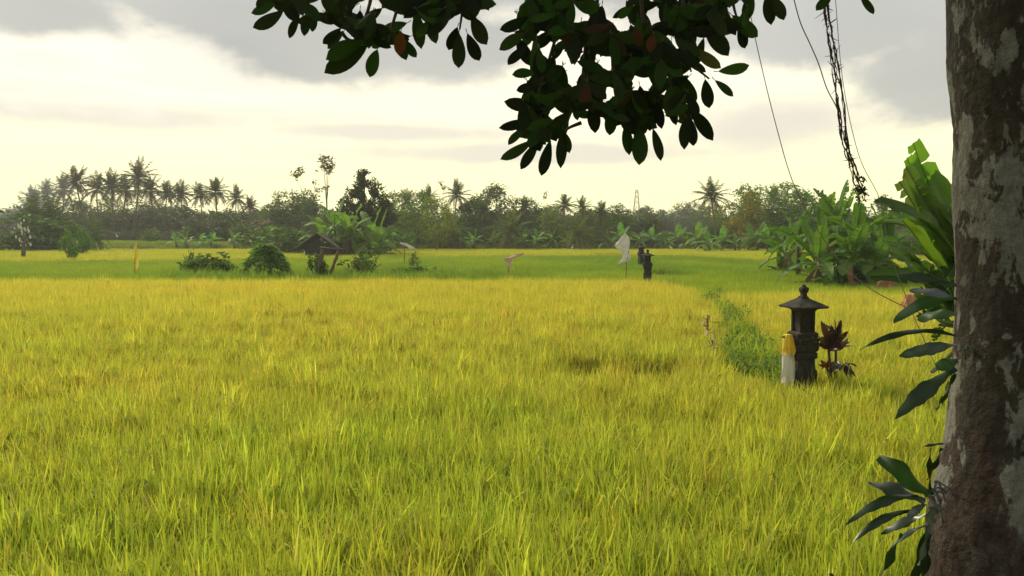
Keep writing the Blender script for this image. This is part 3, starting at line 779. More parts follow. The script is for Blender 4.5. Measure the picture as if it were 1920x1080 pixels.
def banana(name, label, loc, H, seed, nl=8, L=1.9, Wd=.5, cat='banana plant', group=None, col=BG, stems=1, dry=2, el0=80, el1=5, n=12):
    rnd.seed(seed); r = thing(name, label, cat, loc, group)
    ms = MB(); ml = MB()
    for s_ in range(stems):
        o = Vector((U(-.5, .5), U(-.4, .4), 0)) if s_ else Vector((0, 0, 0)); h = H * (1 if not s_ else U(.45, .8)); sh = max(.2, h - L * .75)
        ln = Vector((U(-.1, .1) * h, U(-.1, .1) * h, 0))
        k = L / 1.9
        tube(ms, [o, o + ln * .5 + Vector((0, 0, sh * .5)), o + ln + Vector((0, 0, sh))], [.11 * k + .02, .09 * k + .01, .055 * k], 8, wob=.1, col=(.13, .12, .05))
        for i in range(nl):
            t = i / max(1, nl - 1); el = math.radians(el0 + (el1 - el0) * t + U(-8, 8))
            banana_leaf(ml, o + ln + Vector((0, 0, sh - .1 * k * t)), i * 2.4 + U(-.4, .4), el, L * U(.8, 1.1) * (h / H) ** .5, Wd * U(.8, 1.1), .5 + 1.2 * t + U(-.1, .3), vary(lerp3(col, (.16, .24, .04), U(0, .5)), .15), n, U(-.1, .5), .35, roll=U(-.5, .5))
        for i in range(dry):
            banana_leaf(ml, o + ln * .8 + Vector((0, 0, sh * .85)), U(0, 6.28), -.5, L * .7, Wd * .45, 1.6, (.20, .12, .05), 8, .9, .5)
    ms.obj('stem', M['stem'], r); ml.obj('leaves', M['banana'], r)
    return r


# banana clump by the hut
for i, (px, py, d, H, lb) in enumerate([(632, 376, 86, 5.2, 'tallest banana plant of the clump over the thatched hut'), (655, 388, 84, 4.8, 'banana plant in the middle of the clump by the hut'), (690, 392, 87, 4.8, 'banana plant with drooping leaves right of the hut clump'),
                                       (708, 408, 84, 4.2, 'rightmost banana plant of the clump by the hut'), (618, 404, 88, 4.6, 'banana plant rising right behind the hut roof')]):
    p = at(px, py, d); banana('banana_plant', lb, (p.x, d, 0), p.z, 400 + i, 11, 3.5, 1.0, group='bananas by the hut', col=(.13, .23, .04), dry=3, stems=2, el0=70, el1=-10)
# right thicket, each plant at its own spot
TH = [(1500, 392, 44, 'leftmost banana plant of the big right thicket'), (1530, 372, 41, 'banana plant with bright upright leaf left in the thicket'), (1560, 372, 43, 'banana plant with blunt upright leaf in the thicket'), (1585, 362, 40, 'banana plant at the centre of the thicket'),
      (1615, 372, 38, 'banana plant under the hanging vine bundle'), (1640, 395, 41, 'banana plant with pale arching leaves right of the vine'), (1668, 402, 38, 'banana plant at the right of the thicket'), (1470, 425, 50, 'low banana plant joining the thicket to the field'),
      (1545, 420, 37, 'low leafy banana plant at the front left of the thicket'), (1600, 430, 36.5, 'low drooping banana plant at the front foot of the thicket'), (1650, 440, 36.5, 'low banana plant at the front right foot of the thicket')]
for i, (px, py, d, lb) in enumerate(TH):
    p = at(px, py, d); banana('banana_plant', lb, (p.x, d, 0), p.z + .1, 430 + i, 12, 2.3 if p.z > 3 else 1.8, .62, group='bananas of the right thicket', col=lerp3((.05, .115, .022), (.10, .19, .04), U(0, 1)), stems=2 if i % 2 else 1, dry=2, el0=84, el1=-15, n=14)
# bright low bananas along the foot of the tree line
rnd.seed(44)
pb = banana('banana_plant', 'x', (0, 0, 0), 3.0, 460, 8, 1.7, .6, group='bananas along the foot of the tree line', col=(.17, .29, .06), n=9, dry=0, el0=80, el1=10)
pb2 = banana('banana_plant', 'x', (0, 0, 0), 3.0, 461, 7, 1.9, .55, group='bananas along the foot of the tree line', col=(.12, .23, .05), n=9, dry=1, el0=75, el1=-5, stems=2)
LOW = [(782, 432), (822, 437), (842, 430), (868, 442), (892, 440), (925, 436), (952, 444), (980, 434), (1003, 440), (1032, 432), (1062, 442), (1142, 438), (1160, 430), (1196, 437), (1222, 433), (1246, 440), (1268, 432), (1292, 438), (1306, 430), (1330, 438), (1352, 436), (1378, 444), (1402, 432), (1420, 424), (1440, 434), (1462, 440), (20, 446), (330, 440), (352, 443), (378, 438), (395, 442), (440, 436)]
segs = ['left of the pale trunked tree', 'at the field edge near the centre', 'behind the pink rag', 'near the white flag', 'behind the small shrines', 'under the lone palm', 'under the brown tree', 'before the round green tree']
def lowlabel(i, px):
    if px < 100: return 'small banana plant at the far left field edge'
    if px < 460: return 'small banana plant behind the left yellow rice, %s along its row' % order[i - 27]
    return ('low bright banana plant along the tree line, %s rightwards from the hut' % order[i]) if i < 16 else ('bright banana plant %s rightwards from behind the far shrines' % order[i - 16])
for i, (px, py) in enumerate(LOW):
    d = U(117, 121) if px < 1300 else U(100, 112)
    if px < 1300: z0 = 0.2
    else: z0 = 0
    t = at(px, py - 6, d); s = (t.z - z0) / 3.0; src = (pb, pb2)[i % 2]; lb = lowlabel(i, px)
    if id(src) not in used: used.add(id(src)); src.location = (t.x, d, z0); src.scale = (s * 1.3, s * 1.3, s); src['label'] = lb
    else: dup(src, (t.x, d, z0), U(0, 6), (s * 1.3, s * 1.3, s), lb, (U(.8, 1.15), U(.85, 1.15), 1))

# ------------------------------------------------------------------ shrubs
def shrub_proto(seed, cols, R=1.0, n=1500, size=.09, group='shrubs in the green field'):
    rnd.seed(seed); r = thing('shrub', 'shrub', 'shrub', (0, 0, 0), group)
    mb = MB()
    for i in range(7):
        a = U(0, 6.28); e = Vector((math.cos(a) * .6, math.sin(a) * .6, U(.5, 1.0)))
        tube(mb, smooth_path([Vector((0, 0, 0)), e * .5 + Vector((0, 0, .15)), e], 3), [.03 - i_ * .003 for i_ in range(7)], 4)
    mb.obj('stem', M['bark'], r)
    mb = MB(); crown_cloud(mb, blobs_round(seed, .6, .35, .55, 12, .36), n, size, cols, .9, .4); mb.obj('foliage', M['leafy'], r)
    return r


sh1 = shrub_proto(501, [(.09, .17, .035), (.14, .23, .05), (.06, .11, .025)]); sh2 = shrub_proto(502, [(.14, .22, .05), (.10, .18, .04)], n=700)
SH = [(sh1, 392, 474, 46, 'round dark green shrub left of the leafy mound', 1.2, None), (sh1, 425, 486, 46, 'small dark shrub next to the leafy mound', .8, None), (sh2, 360, 470, 47, 'thin wispy shrub behind the round dark shrub', .5, None),
      (sh1, 592, 474, 44, 'narrow dark shrub against the leaning posts', .45, (.7, .8, .7)), (sh2, 690, 466, 45, 'pale leafy shrub right of the leaning posts', .8, None), (sh1, 668, 488, 44, 'low dark red green shrub beside the leaning posts', .9, (.9, .6, .7)),
      (sh1, 768, 497, 45, 'flat green shrub under the small sapling', 2.2, (1.3, 1.5, 1)), (sh2, 776, 472, 46, 'thin sapling with few leaves in the green field', .35, None),
      (sh2, 128, 430, 72, 'bright green bush in the left yellow rice', .38, (.9, 1.2, .8)), (sh2, 150, 425, 90, 'green bush left of the young palm', .6, (.8, 1.1, .7)), (sh1, 110, 400, 112, 'dark bush under the left palms', .9, (.8, .9, .9)),
      (sh1, 48, 396, 108, 'dark spreading bush behind the white rags', 1.1, (.75, .85, .8)), (sh1, 85, 404, 110, 'dark bush between white rags and young palm', 1.2, (.8, .85, .9)),
      (sh2, 285, 428, 130, 'pale green bush below the skyline palms', 1.2, (.9, 1, .8)), (sh2, 355, 425, 132, 'green bush at the far edge of the left yellow rice', 1.3, (.8, 1, .8)), (sh1, 725, 425, 100, 'dark bush right of the hut clump', 1.2, (1.2, 1.4, 1)),
      (sh2, 535, 425, 92, 'green bush left of the thatched roof', 1.5, (.8, .9, .8)), (sh1, 500, 425, 98, 'dull green bush behind the leafy mound', 1.4, (1, 1.1, 1)), (sh1, 565, 432, 95, 'dark bush just behind the thatched roof', 1.3, (.9, 1, .9)),
      (sh1, 1610, 500, 37.5, 'dark low bush at the foot of the thicket', 2.0, (.7, .9, .7)), (sh1, 1560, 497, 37.5, 'dark undergrowth bush at the left foot of the thicket', 2.0, (.7, .9, .7)), (sh1, 1670, 500, 37.5, 'dark undergrowth bush at the right foot of the thicket', 2.0, (.7, .9, .7))]
rnd.seed(51)
for (src, px, py, d, lb, wd, c) in SH:
    plant([src], 0, px, py, d, lb, 1.05, c, wd, z0=0 if d < 116 else None)

# big leafy mound of drooping compound leaves (cassava/papaya like)
rnd.seed(61); mp_ = ground_at(500, 512, .3); d = 44.0; base_ = at(500, 512, d); bx = base_.x
r = thing('leafy_mound', 'large leafy green mound with dark brown base in the green field', 'shrub', (bx, d, 0))
mb = MB()
for i in range(5): tube(mb, [Vector((U(-.2, .2), U(-.2, .2), 0)), Vector((U(-.7, .7), U(-.3, .3), 1.3))], [.05, .02], 5)
mb.obj('stem', M['bark'], r)
mb = MB()
for i in range(230):
    a = U(0, 6.28); rr = U(.1, 1.15); h = 2.0 * (1 - (rr / 1.35) ** 2) * U(.75, 1.05); p = Vector((math.cos(a) * rr, math.sin(a) * rr * .8, h))
    out = Vector((math.cos(a), math.sin(a), 0)); c0 = vary(rnd.choice([(.17, .30, .06), (.25, .38, .10), (.09, .18, .04)]), .25)
    for k_ in range(7):
        b = a + (k_ - 3) * .45; e = p + Vector((math.cos(b), math.sin(b), U(-.6, .1))) * U(.28, .45); leaf(mb, p, e, .12, 3, .1, .3, col=c0)
for i in range(500):
    a = U(0, 6.28); rr = 1.1 * math.sqrt(U(0, 1)); p = Vector((math.cos(a) * rr, math.sin(a) * rr * .8, U(0, .9) * (1.2 - rr))); leaf(mb, p, p + Vector((U(-.25, .25), U(-.2, .2), U(-.25, .2))), .08, 2, 0, .2, col=vary(rnd.choice([(.06, .05, .025), (.04, .06, .02), (.08, .06, .03)]), .2))
mb.obj('foliage', M['leafy'], r)
# brush heap left of mound
mb = MB()
for i in range(160):
    a = U(0, 6.28); rr = U(0, .55); p = Vector((math.cos(a) * rr, math.sin(a) * rr, U(0, .55) * (1 - rr))); e = p + Vector((U(-.3, .3), U(-.3, .3), U(-.1, .35))); tube(mb, [p, e], [.018, .006], 3, vary((.10, .07, .05), .4))
for i in range(120):
    a = U(0, 6.28); rr = U(0, .6); p = Vector((math.cos(a) * rr, math.sin(a) * rr, U(0, .6) * (1 - rr))); leaf(mb, p, p + Vector((U(-.2, .2), U(-.2, .2), U(-.2, .2))), .07, 2, 0, .2, col=vary((.09, .06, .045), .4))
tag(mb.obj('brush_heap', M['leafy'], loc=(at(460, 510, 44).x, 44, 0.05)), 'brown heap of dead brush left of the leafy mound', 'brush heap')

# ------------------------------------------------------------------ posts, hut, house, tower
def zat(py, d): return at(960, py, d).z


def P(px, py, d): return at(px, py, d)


r = thing('post_frame', 'leaning wooden post frame with crossbar standing in the green rice', 'frame', (P(610, 512, 44).x, 44, 0)); O = r.location
mb = MB(); tube(mb, smooth_path([P(593, 523, 44) - O, P(600, 492, 44) - O, P(606, 465, 44) - O], 4), [.11] * 9, 7, wob=.25); mb.obj('post', M['wood'], r)
mb = MB(); tube(mb, smooth_path([P(617, 520, 44) - O, P(628, 490, 44) - O, P(637, 466, 44) - O], 4), [.09] * 9, 7, wob=.25); mb.obj('post', M['wood'], r)
mb = MB(); tube(mb, [P(600, 464, 43.9) - O, P(620, 466, 43.9) - O, P(645, 467, 43.9) - O], [.055, .06, .05], 7, wob=.2); mb.obj('crossbar', M['wood'], r)

# hut with a steep thatched roof
hb = P(602, 470, 82); r = thing('thatched_hut', 'small dark hut with steep thatched roof under the banana plants', 'hut', (hb.x, 82, 0))
def gable(mb, w_, l_, z0, z1, th=.12):
    v = [(-w_, -l_, z0), (0, -l_, z1), (w_, -l_, z0), (-w_, l_, z0), (0, l_, z1), (w_, l_, z0)]
    v2 = [(a, b, c - th) for a, b, c in v]
    mb.add(v + v2, [(0, 3, 4, 1), (1, 4, 5, 2), (6, 7, 10, 9), (7, 8, 11, 10), (0, 1, 7, 6), (1, 2, 8, 7), (3, 9, 10, 4), (4, 10, 11, 5), (0, 6, 9, 3), (2, 5, 11, 8)])
zr = zat(437, 82); ze = zat(463, 82)
mb = MB(); gable(mb, 1.9, 1.7, ze, zr, .18); mb.obj('roof', M['thatch'], r, smooth=False)
mb = MB(); box(mb, (0, 0, ze / 2), (2.4, 2.8, ze + .1)); mb.add([(-1.2, -1.4, ze), (1.2, -1.4, ze), (0, -1.4, zr - .45)], [(0, 1, 2)]); mb.obj('wall', M['thatch'], r, smooth=False)
for sg in (-1, 1):
    mb = MB(); tube(mb, [Vector((sg * 2.0, -1.78, ze - .1)), Vector((-sg * .1, -1.78, zr + .12))], [.05, .05], 5); mb.obj('barge_pole', M['wood'], r)

hb = P(487, 440, 140); r = thing('house', 'low brown tiled house half hidden in the trees', 'house', (hb.x, 140, 1.0))
ze = zat(421, 140) - 1.0; zr = zat(412, 140) - 1.0
mb = MB(); v = [(-4, -2.6, ze), (4, -2.6, ze), (4, 2.6, ze), (-4, 2.6, ze), (-2.6, 0, zr), (2.6, 0, zr)]
mb.add(v, [(0, 1, 5, 4), (1, 2, 5), (2, 3, 4, 5), (3, 0, 4), (3, 2, 1, 0)]); mb.obj('roof', M['tile'], r, smooth=False)
mb = MB(); box(mb, (0, 0, ze / 2 - .01), (6.6, 4.2, ze)); mb.obj('wall', M['plaster'], r, smooth=False)
mb = MB(); box(mb, (.8, -2.13, ze * .45), (1.0, .08, 1.1)); mb.obj('window', M['wood'], r, smooth=False)

tw = P(1193, 460, 320); mb = MB(); TH_ = zat(355, 320); 
for (a, b) in ((-1, -1), (1, -1), (1, 1), (-1, 1)): tube(mb, [Vector((a * 2.1, b * 2.1, 0)), Vector((a * .35, b * .35, TH_))], [.13, .09], 4)
k_ = 10
for i in range(k_):
    z = TH_ * i / k_; z2 = TH_ * (i + 1) / k_; w1 = 2.1 - 1.75 * i / k_; w2 = 2.1 - 1.75 * (i + 1) / k_
    for (a, b, a2, b2) in ((-1, -1, 1, -1), (1, -1, 1, 1), (1, 1, -1, 1), (-1, 1, -1, -1)):
        tube(mb, [Vector((a * w1, b * w1, z)), Vector((a2 * w2, b2 * w2, z2))], .05, 3); tube(mb, [Vector((a2 * w1, b2 * w1, z)), Vector((a * w2, b * w2, z2))], .05, 3)
tag(mb.obj('lattice_tower', M['metal'], loc=(tw.x, 320, 0)), 'faint lattice transmission tower on the horizon', 'tower')

# ------------------------------------------------------------------ stone shrines
def sq_loft(mb, levels, rough=.006):
    """square-section loft with worn, slightly uneven faces: (z, half width); corners chamfered"""
    lv = [levels[0]]
    for q in levels[1:]:
        z0_, h0_ = lv[-1]; k = max(1, int(abs(q[0] - z0_) / .018))
        for i in range(1, k + 1): lv.append((z0_ + (q[0] - z0_) * i / k, h0_ + (q[1] - h0_) * i / k))
    ring = []; m_ = 8
    for sd2 in range(4):
        a_ = sd2 * math.pi / 2
        for i in range(m_):
            t = -.86 + 1.72 * i / (m_ - 1); ring.append((t * math.cos(a_) + 1 * math.sin(a_), t * math.sin(a_) - 1 * math.cos(a_)))
    n = len(ring); vs = []
    for z_, h in lv:
        for rx, ry in ring:
            p = Vector((rx * h, ry * h, z_)); k = rough * (noise.noise(p * 22) + .8 * noise.noise(p * 60)) * (1 if h > .05 else .4)
            vs.append((rx * (h + k), ry * (h + k), z_ + k * .5))
    fs = [(i * n + k, i * n + (k + 1) % n, (i + 1) * n + (k + 1) % n, (i + 1) * n + k) for i in range(len(lv) - 1) for k in range(n)]
    fs += [tuple(range(n))[::-1], tuple((len(lv) - 1) * n + k for k in range(n))]
    mb.add(vs, fs)


r = thing('stone_shrine', 'near dark stone shrine with pointed roof standing beside the red leaved plant', 'shrine', (SHR.x, SHR.y, 0), 'stone field shrines', rz=.22)
z = lambda py: zat(py, 10.5)
mb = MB(); sq_loft(mb, [(0, .17), (z(692), .168), (z(691), .150), (z(672), .142), (z(670), .168), (z(660), .175), (z(659), .150)]); mb.obj('pedestal', M['stone'], r, smooth=False)
mb = MB(); sq_loft(mb, [(z(659), .150), (z(655), .185), (z(648), .192), (z(642), .172), (z(640), .182), (z(634), .188), (z(631), .165), (z(628), .175), (z(624), .178), (z(621), .14)])
rnd.seed(72)
for a in range(26):
    an = a * 6.283 / 26; sx_ = max(-1, min(1, 1.35 * math.cos(an))); sy_ = max(-1, min(1, 1.35 * math.sin(an))); h_ = .185; q = Vector((sx_ * h_, sy_ * h_, z(U(645, 630)))); s_ = U(.022, .042); box(mb, q, (s_, s_, s_ * 1.4), rz=U(0, 1.5), taper=.5)
mb.obj('ledge', M['stone'], r, smooth=False)
mb = MB()
for a, b in ((-1, -1), (1, -1), (1, 1), (-1, 1)): box(mb, (a * .108, b * .108, (z(621) + z(582)) / 2), (.04, .04, z(582) - z(621)))
box(mb, (0, 0, (z(621) + z(582)) / 2), (.205, .205, z(582) - z(621))); box(mb, (0, 0, z(600)), (.19, .222, .16)); mb.obj('niche_body', M['stone'], r, smooth=False)
mb = MB(); sq_loft(mb, [(z(583), .135), (z(579), .16), (z(577.5), .215), (z(576.5), .275), (z(573.5), .285), (z(569), .215), (z(564), .14), (z(560), .075), (z(558), .062)]); mb.obj('roof', M['stone'], r, smooth=False)
mb = MB(); sq_loft(mb, [(z(559), .055), (z(556), .060), (z(555), .040), (z(549), .038), (z(548), .052), (z(545), .056), (z(542), .062), (z(539), .052), (z(537.5), .03), (z(535), .022), (z(533), .006)]); mb.obj('finial', M['stone'], r, smooth=False)
p = P(1214, 520, 38); r.scale = (.8, .8, 1); dup(r, (p.x, 38, 0), -.1, (1.05, 1.05, .98), 'small dark stone shrine right of the white flag, front one of the far pair')
p = P(1202, 500, 60); dup(r, (p.x, 60, 0), .3, (1.1, 1.1, 1), 'farthest stone shrine, half hidden just left behind the small one')


# carved side figures on the ledge of the near shrine (worn lumps)
def drape(mb, cx, cy, z0, z1, w_, dpt, folds, seed, flare=1.1, hem=.02, cols=None):
    q = random.Random(seed); n = 36; rows = 14; vs = []; cs = []
    ph = q.uniform(0, 6)
    for j in range(rows + 1):
        t = j / rows
        for k in range(n):
            a = 2 * math.pi * k / n; f = 1 + (.10 + .22 * t) * math.sin(a * folds + ph + t * 1.2) + .12 * math.sin(a * 3 + t * 4) + .06 * math.sin(a * 17 + t * 5)
            rr = 1 + (flare - 1) * t
            zz = z1 + (z0 - z1) * t + (hem * (math.sin(a * 5 + ph) + .6 * math.sin(a * 2 + 1)) * t)
            vs.append((cx + math.cos(a) * w_ * rr * f, cy + math.sin(a) * dpt * rr * f, zz)); cs.append((1, 1, 1))
    fs = [(j * n + k, j * n + (k + 1) % n, (j + 1) * n + (k + 1) % n, (j + 1) * n + k) for j in range(rows) for k in range(n)]
    fs.append(tuple(range(n))[::-1]); mb.add(vs, fs, cs)


c0 = P(1478, 660, 10.42); r = thing('draped_cloth', 'yellow over white ceremonial cloth hanging at the left side of the near shrine', 'cloth', (c0.x, 10.42, z(716)))
O = Vector(r.location); zz = lambda py: zat(py, 10.42) - O.z
mb = MB(); drape(mb, .0, 0, zz(716), zz(658), .058, .05, 7, 3, 1.2, .05); mb.obj('white_skirt', M['cloth_w'], r)
mb = MB(); drape(mb, -.004, 0, zz(662), zz(627), .045, .05, 6, 5, 1.5, .035); mb.obj('yellow_wrap', M['cloth_y'], r)
mb = MB(); tube(mb, [P(1466, 632, 10.42) - O, P(1494, 630, 10.44) - O], [.012, .014], 6); mb.obj('support_arm', M['wood'], r)

# cordyline beside the shrine
rnd.seed(71); cp0 = P(1562, 700, 10.4); r = thing('cordyline_plant', 'dark red leaved plant growing just right of the near shrine', 'plant', (cp0.x, 10.4, 0)); O = Vector(r.location)
ms = MB(); ml = MB(); CR = [(.10, .045, .03), (.15, .07, .045), (.07, .035, .028), (.13, .085, .055)]
def PL(px, py, dd=0): return P(px, py, 10.4 + dd) - O
tops = [((1554, 655), (1558, 715)), ((1567, 650), (1567, 715)), ((1549, 684), (1556, 715))]
for (tp, bs) in tops: tube(ms, smooth_path([PL(bs[0], 760), PL(*bs), PL(*tp)], 3), [.016] * 7, 6, (.09, .05, .04))
for (b, t, w_) in [((1556, 648), (1538, 604), .11), ((1558, 648), (1550, 600), .10), ((1562, 650), (1562, 603), .12), ((1564, 650), (1574, 604), .12), ((1566, 652), (1584, 612), .11), ((1567, 655), (1590, 622), .10), ((1568, 657), (1593, 634), .09),
                   ((1566, 660), (1588, 648), .07), ((1554, 652), (1530, 628), .11), ((1552, 654), (1519, 622), .10), ((1556, 655), (1535, 640), .10), ((1562, 655), (1570, 612), .14), ((1560, 655), (1557, 615), .14), ((1566, 660), (1580, 628), .12), ((1564, 662), (1566, 628), .13)]:
    dd = U(-.15, .15); t = (t[0] + U(-5, 5), t[1] + U(-4, 8)); leaf(ml, PL(b[0] + U(-3, 3), b[1] + U(-12, 2)), PL(t[0], t[1], dd), w_ * U(.5, .85), 7, U(-.08, .05), .35, side=Vector((1, U(-.8, .8), U(-.4, .4))), col=vary(rnd.choice(CR), .3), prof=prof_ell)
for (hx, hy, k_) in ((1560, 645, 12), (1570, 632, 12), (1552, 655, 9), (1576, 650, 8)):
    for i in range(k_):
        a = U(0, 6.28); el = U(-.1, 1.5); dr = Vector((math.cos(a) * math.cos(el), math.sin(a) * math.cos(el), math.sin(el))); q = PL(hx, hy)
        leaf(ml, q, q + dr * U(.10, .26), U(.035, .07), 7, U(-.02, .1), .35, col=vary(rnd.choice(CR), .35), twist=U(-.6, .6))
for i in range(9):
    a = U(0, 6.28); leaf(ml, PL(1550, 688), PL(1550, 688) + Vector((math.cos(a) * .1, math.sin(a) * .1, U(.0, .1))), .05, 5, 0, .3, col=vary((.22, .06, .035), .3))
for i in range(22):
    a = U(0, 6.28); leaf(ml, PL(1575, 690), PL(1575, 690) + Vector((math.cos(a) * U(.1, .25), math.sin(a) * .2, U(-.12, .03))), .045, 6, .25, .3, prof=prof_strap, col=vary(rnd.choice([(.05, .03, .03), (.05, .07, .03), (.08, .04, .03)]), .3))
ms.obj('stem', M['stem'], r); ml.obj('leaves', M['thick'], r)

# ------------------------------------------------------------------ flags, rags, sacks on sticks
def cloth_sheet(mb, rows, thick=.006, wave=.05, seed=1, sub=5, cross=8):
    """rows: list of (left point, right point); a rippling sheet with real thickness"""
    q = random.Random(seed); Ls = smooth_path([a for a, b in rows], sub); Rs = smooth_path([b for a, b in rows], sub); nr = len(Ls); vs = []
    ph = q.uniform(0, 6)
    for sgn in (1, -1):
        for i in range(nr):
            for j in range(cross + 1):
                t = j / cross; p = Ls[i].lerp(Rs[i], t); off = wave * (math.sin(ph + t * 7 + i * .35) + .5 * math.sin(t * 15 + i * .9)) * (1 if 0 < i else .3)
                vs.append(p + Vector((0, off + sgn * thick * .5, 0)))
    n = cross + 1; N_ = nr * n; fs = []
    for i in range(nr - 1):
        for j in range(cross):
            a = i * n + j; fs.append((a, a + 1, a + n + 1, a + n)); fs.append((N_ + a + n, N_ + a + n + 1, N_ + a + 1, N_ + a))
    for i in range(nr - 1):
        a = i * n; fs.append((a, a + n, N_ + a + n, N_ + a)); a += cross; fs.append((a + n, a, N_ + a, N_ + a + n))
    for j in range(cross):
        fs.append((j + 1, j, N_ + j, N_ + j + 1)); a = (nr - 1) * n + j; fs.append((a, a + 1, N_ + a + 1, N_ + a))
    mb.add(vs, fs)


def flag(name, label, cat, d, rows, pole, m, wave=.05, seed=1, pr=.02, cross=8, group=None):
    b = P(*pole[0], d); r = thing(name, label, cat, (b.x, d, 0), group); O = Vector(r.location)
    mb = MB(); cloth_sheet(mb, [(P(*a, d) - O, P(*b_, d) - O) for a, b_ in rows], .008, wave, seed, cross=cross); mb.obj('cloth', m, r)
    mb = MB(); pts = [P(*q, d + .04) - O for q in pole]; pts = [Vector((pts[0].x, pts[0].y, 0))] + pts; tube(mb, pts, pr, 6); mb.obj('pole', M['wood'], r)
    return r


flag('white_flag', 'large white cloth billowing on a stick by the small shrines', 'flag', 37.5, [((1171, 437), (1174, 438)), ((1163, 446), (1180, 447)), ((1155, 457), (1181, 458)), ((1152, 462), (1180, 463)), ((1164, 471), (1179, 472)), ((1168, 480), (1183, 480)), ((1163, 490), (1178, 489)), ((1154, 497), (1160, 496))], [(1174, 520), (1174, 495), (1179, 470)], M['cloth_w'], .05, 2)
flag('yellow_flag', 'narrow yellow cloth flag hanging from a pole in the left fields', 'flag', 44, [((253.5, 455), (255, 455)), ((251.5, 465), (257, 465)), ((251, 480), (258.5, 480)), ((252, 492), (259.5, 492)), ((253, 502), (259.5, 501)), ((254, 508), (257, 508))], [(253, 520), (253, 480), (254, 455)], mat('lemon_cloth', (.92, .80, .16), .75, trans=.3, var=.15, nscale=3), .04, 4)
flag('pink_rag', 'pale pink and white rag streaming sideways from a stick', 'rag', 41, [((983, 474), (984, 476)), ((972, 476), (973, 481)), ((960, 480), (961, 486)), ((950, 483), (951, 489)), ((944, 487), (946, 492))], [(954, 520), (953, 500), (952, 484)], mat('pink_cloth', (.74, .58, .50), .8, trans=.3, var=.35, nscale=6), .05, 6)
b = P(953, 500, 41); mb = MB(); O = Vector((b.x, 40.9, b.z)); 
cloth_sheet(mb, [(P(950, 488, 40.9) - O, P(960, 486, 40.9) - O), (P(951, 494, 40.9) - O, P(958, 493, 40.9) - O), (P(953, 501, 40.9) - O, P(957, 501, 40.9) - O), (P(954, 507, 40.9) - O, P(956, 507, 40.9) - O)], .008, .03, 3)
for o_ in [q for q in bpy.data.objects if q.name == 'pink_rag']:
    q = mb.obj('hanging_tail', bpy.data.materials['pink_cloth'], o_); q.location = O - Vector(o_.location)
flag('plastic_sheet', 'white plastic sheet flapping on a slanted stick right of the banana clump', 'sheet', 62, [((749, 454), (750, 457)), ((757, 455), (758, 461)), ((763, 456), (763, 462)), ((766, 458), (768, 467)), ((773, 462), (774, 467)), ((780, 467), (781, 468))], [(758, 470), (757, 457), (733, 441)], M['cloth_w'], .04, 8, .03)
# white rags caught on a dead shrub, far left
rnd.seed(81); b = P(43, 466, 76); r = thing('rag_bush', 'bare dead shrub hung with many white rags at far left', 'bush', (b.x, 76, 0)); O = Vector(r.location)
mb = MB(); tube(mb, smooth_path([Vector((0, 0, 0)), P(44, 456, 76) - O, P(42, 446, 76) - O, P(46, 432, 76) - O], 3), [.22, .2, .18, .15, .13, .11, .09, .07, .05, .04], 7, wob=.15)
for i in range(12): s0 = P(43 + U(-3, 3), 450 + U(-6, 4), 76) - O; tube(mb, [s0, s0 + Vector((U(-.9, .9), U(-.4, .4), U(-.1, .9)))], [.05, .015], 4)
mb.obj('branches', M['bark'], r)
for i in range(34):
    mb = MB()
    c = P(42 + rnd.gauss(0, 8), U(412, 462), 76 + U(-.3, .3)) - O; s_ = U(.05, .19)
    cloth_sheet(mb, [(c + Vector((-s_ * .4, 0, s_)), c + Vector((s_ * .3, 0, s_))), (c + Vector((-s_ * .5, 0, 0)), c + Vector((s_ * .5, .1, .02))), (c + Vector((-s_ * .2, 0, -s_)), c + Vector((s_ * .4, 0, -s_ * .8)))], .006, .04, i, 3, 4)
    mb.obj('white_rag', M['cloth_w'], r)


def egret(px, py, d, label, hh=.7):
    """small white bird standing: body, neck and head in one skin, legs as thin stems"""
    b = P(px, py, d); r = thing('white_egret', label, 'bird', (b.x, d, b.z - hh * .75), 'white birds at the field edge', rz=U(0, 6)); mb = MB()
    tube(mb, smooth_path([Vector((-.22, 0, .30)), Vector((-.1, 0, .40)), Vector((.06, 0, .46)), Vector((.14, 0, .58)), Vector((.09, 0, .72)), Vector((.15, 0, .78)), Vector((.27, 0, .76))], 3), [.01, .05, .07, .09, .10, .10, .095, .08, .06, .045, .035, .03, .028, .027, .03, .035, .03, .015, .005], 8)
    for s_ in (-1, 1): tube(mb, [Vector((0, s_ * .03, .0)), Vector((-.02, s_ * .03, .36))], .012, 5)
    mb.obj('body', M['cloth_w'], r); return r


rnd.seed(82)
for (px, py, d, lb) in [(1073, 463, 112, 'white egret standing at the field edge behind the pink rag'), (1258, 463, 108, 'white egret in the yellow rice right of the small shrines'), (219, 441, 118, 'white egret right of the young palm, far left'), (1333, 452, 106, 'white egret perched before the bananas under the lone palm')]:
    egret(px, py, d, lb)

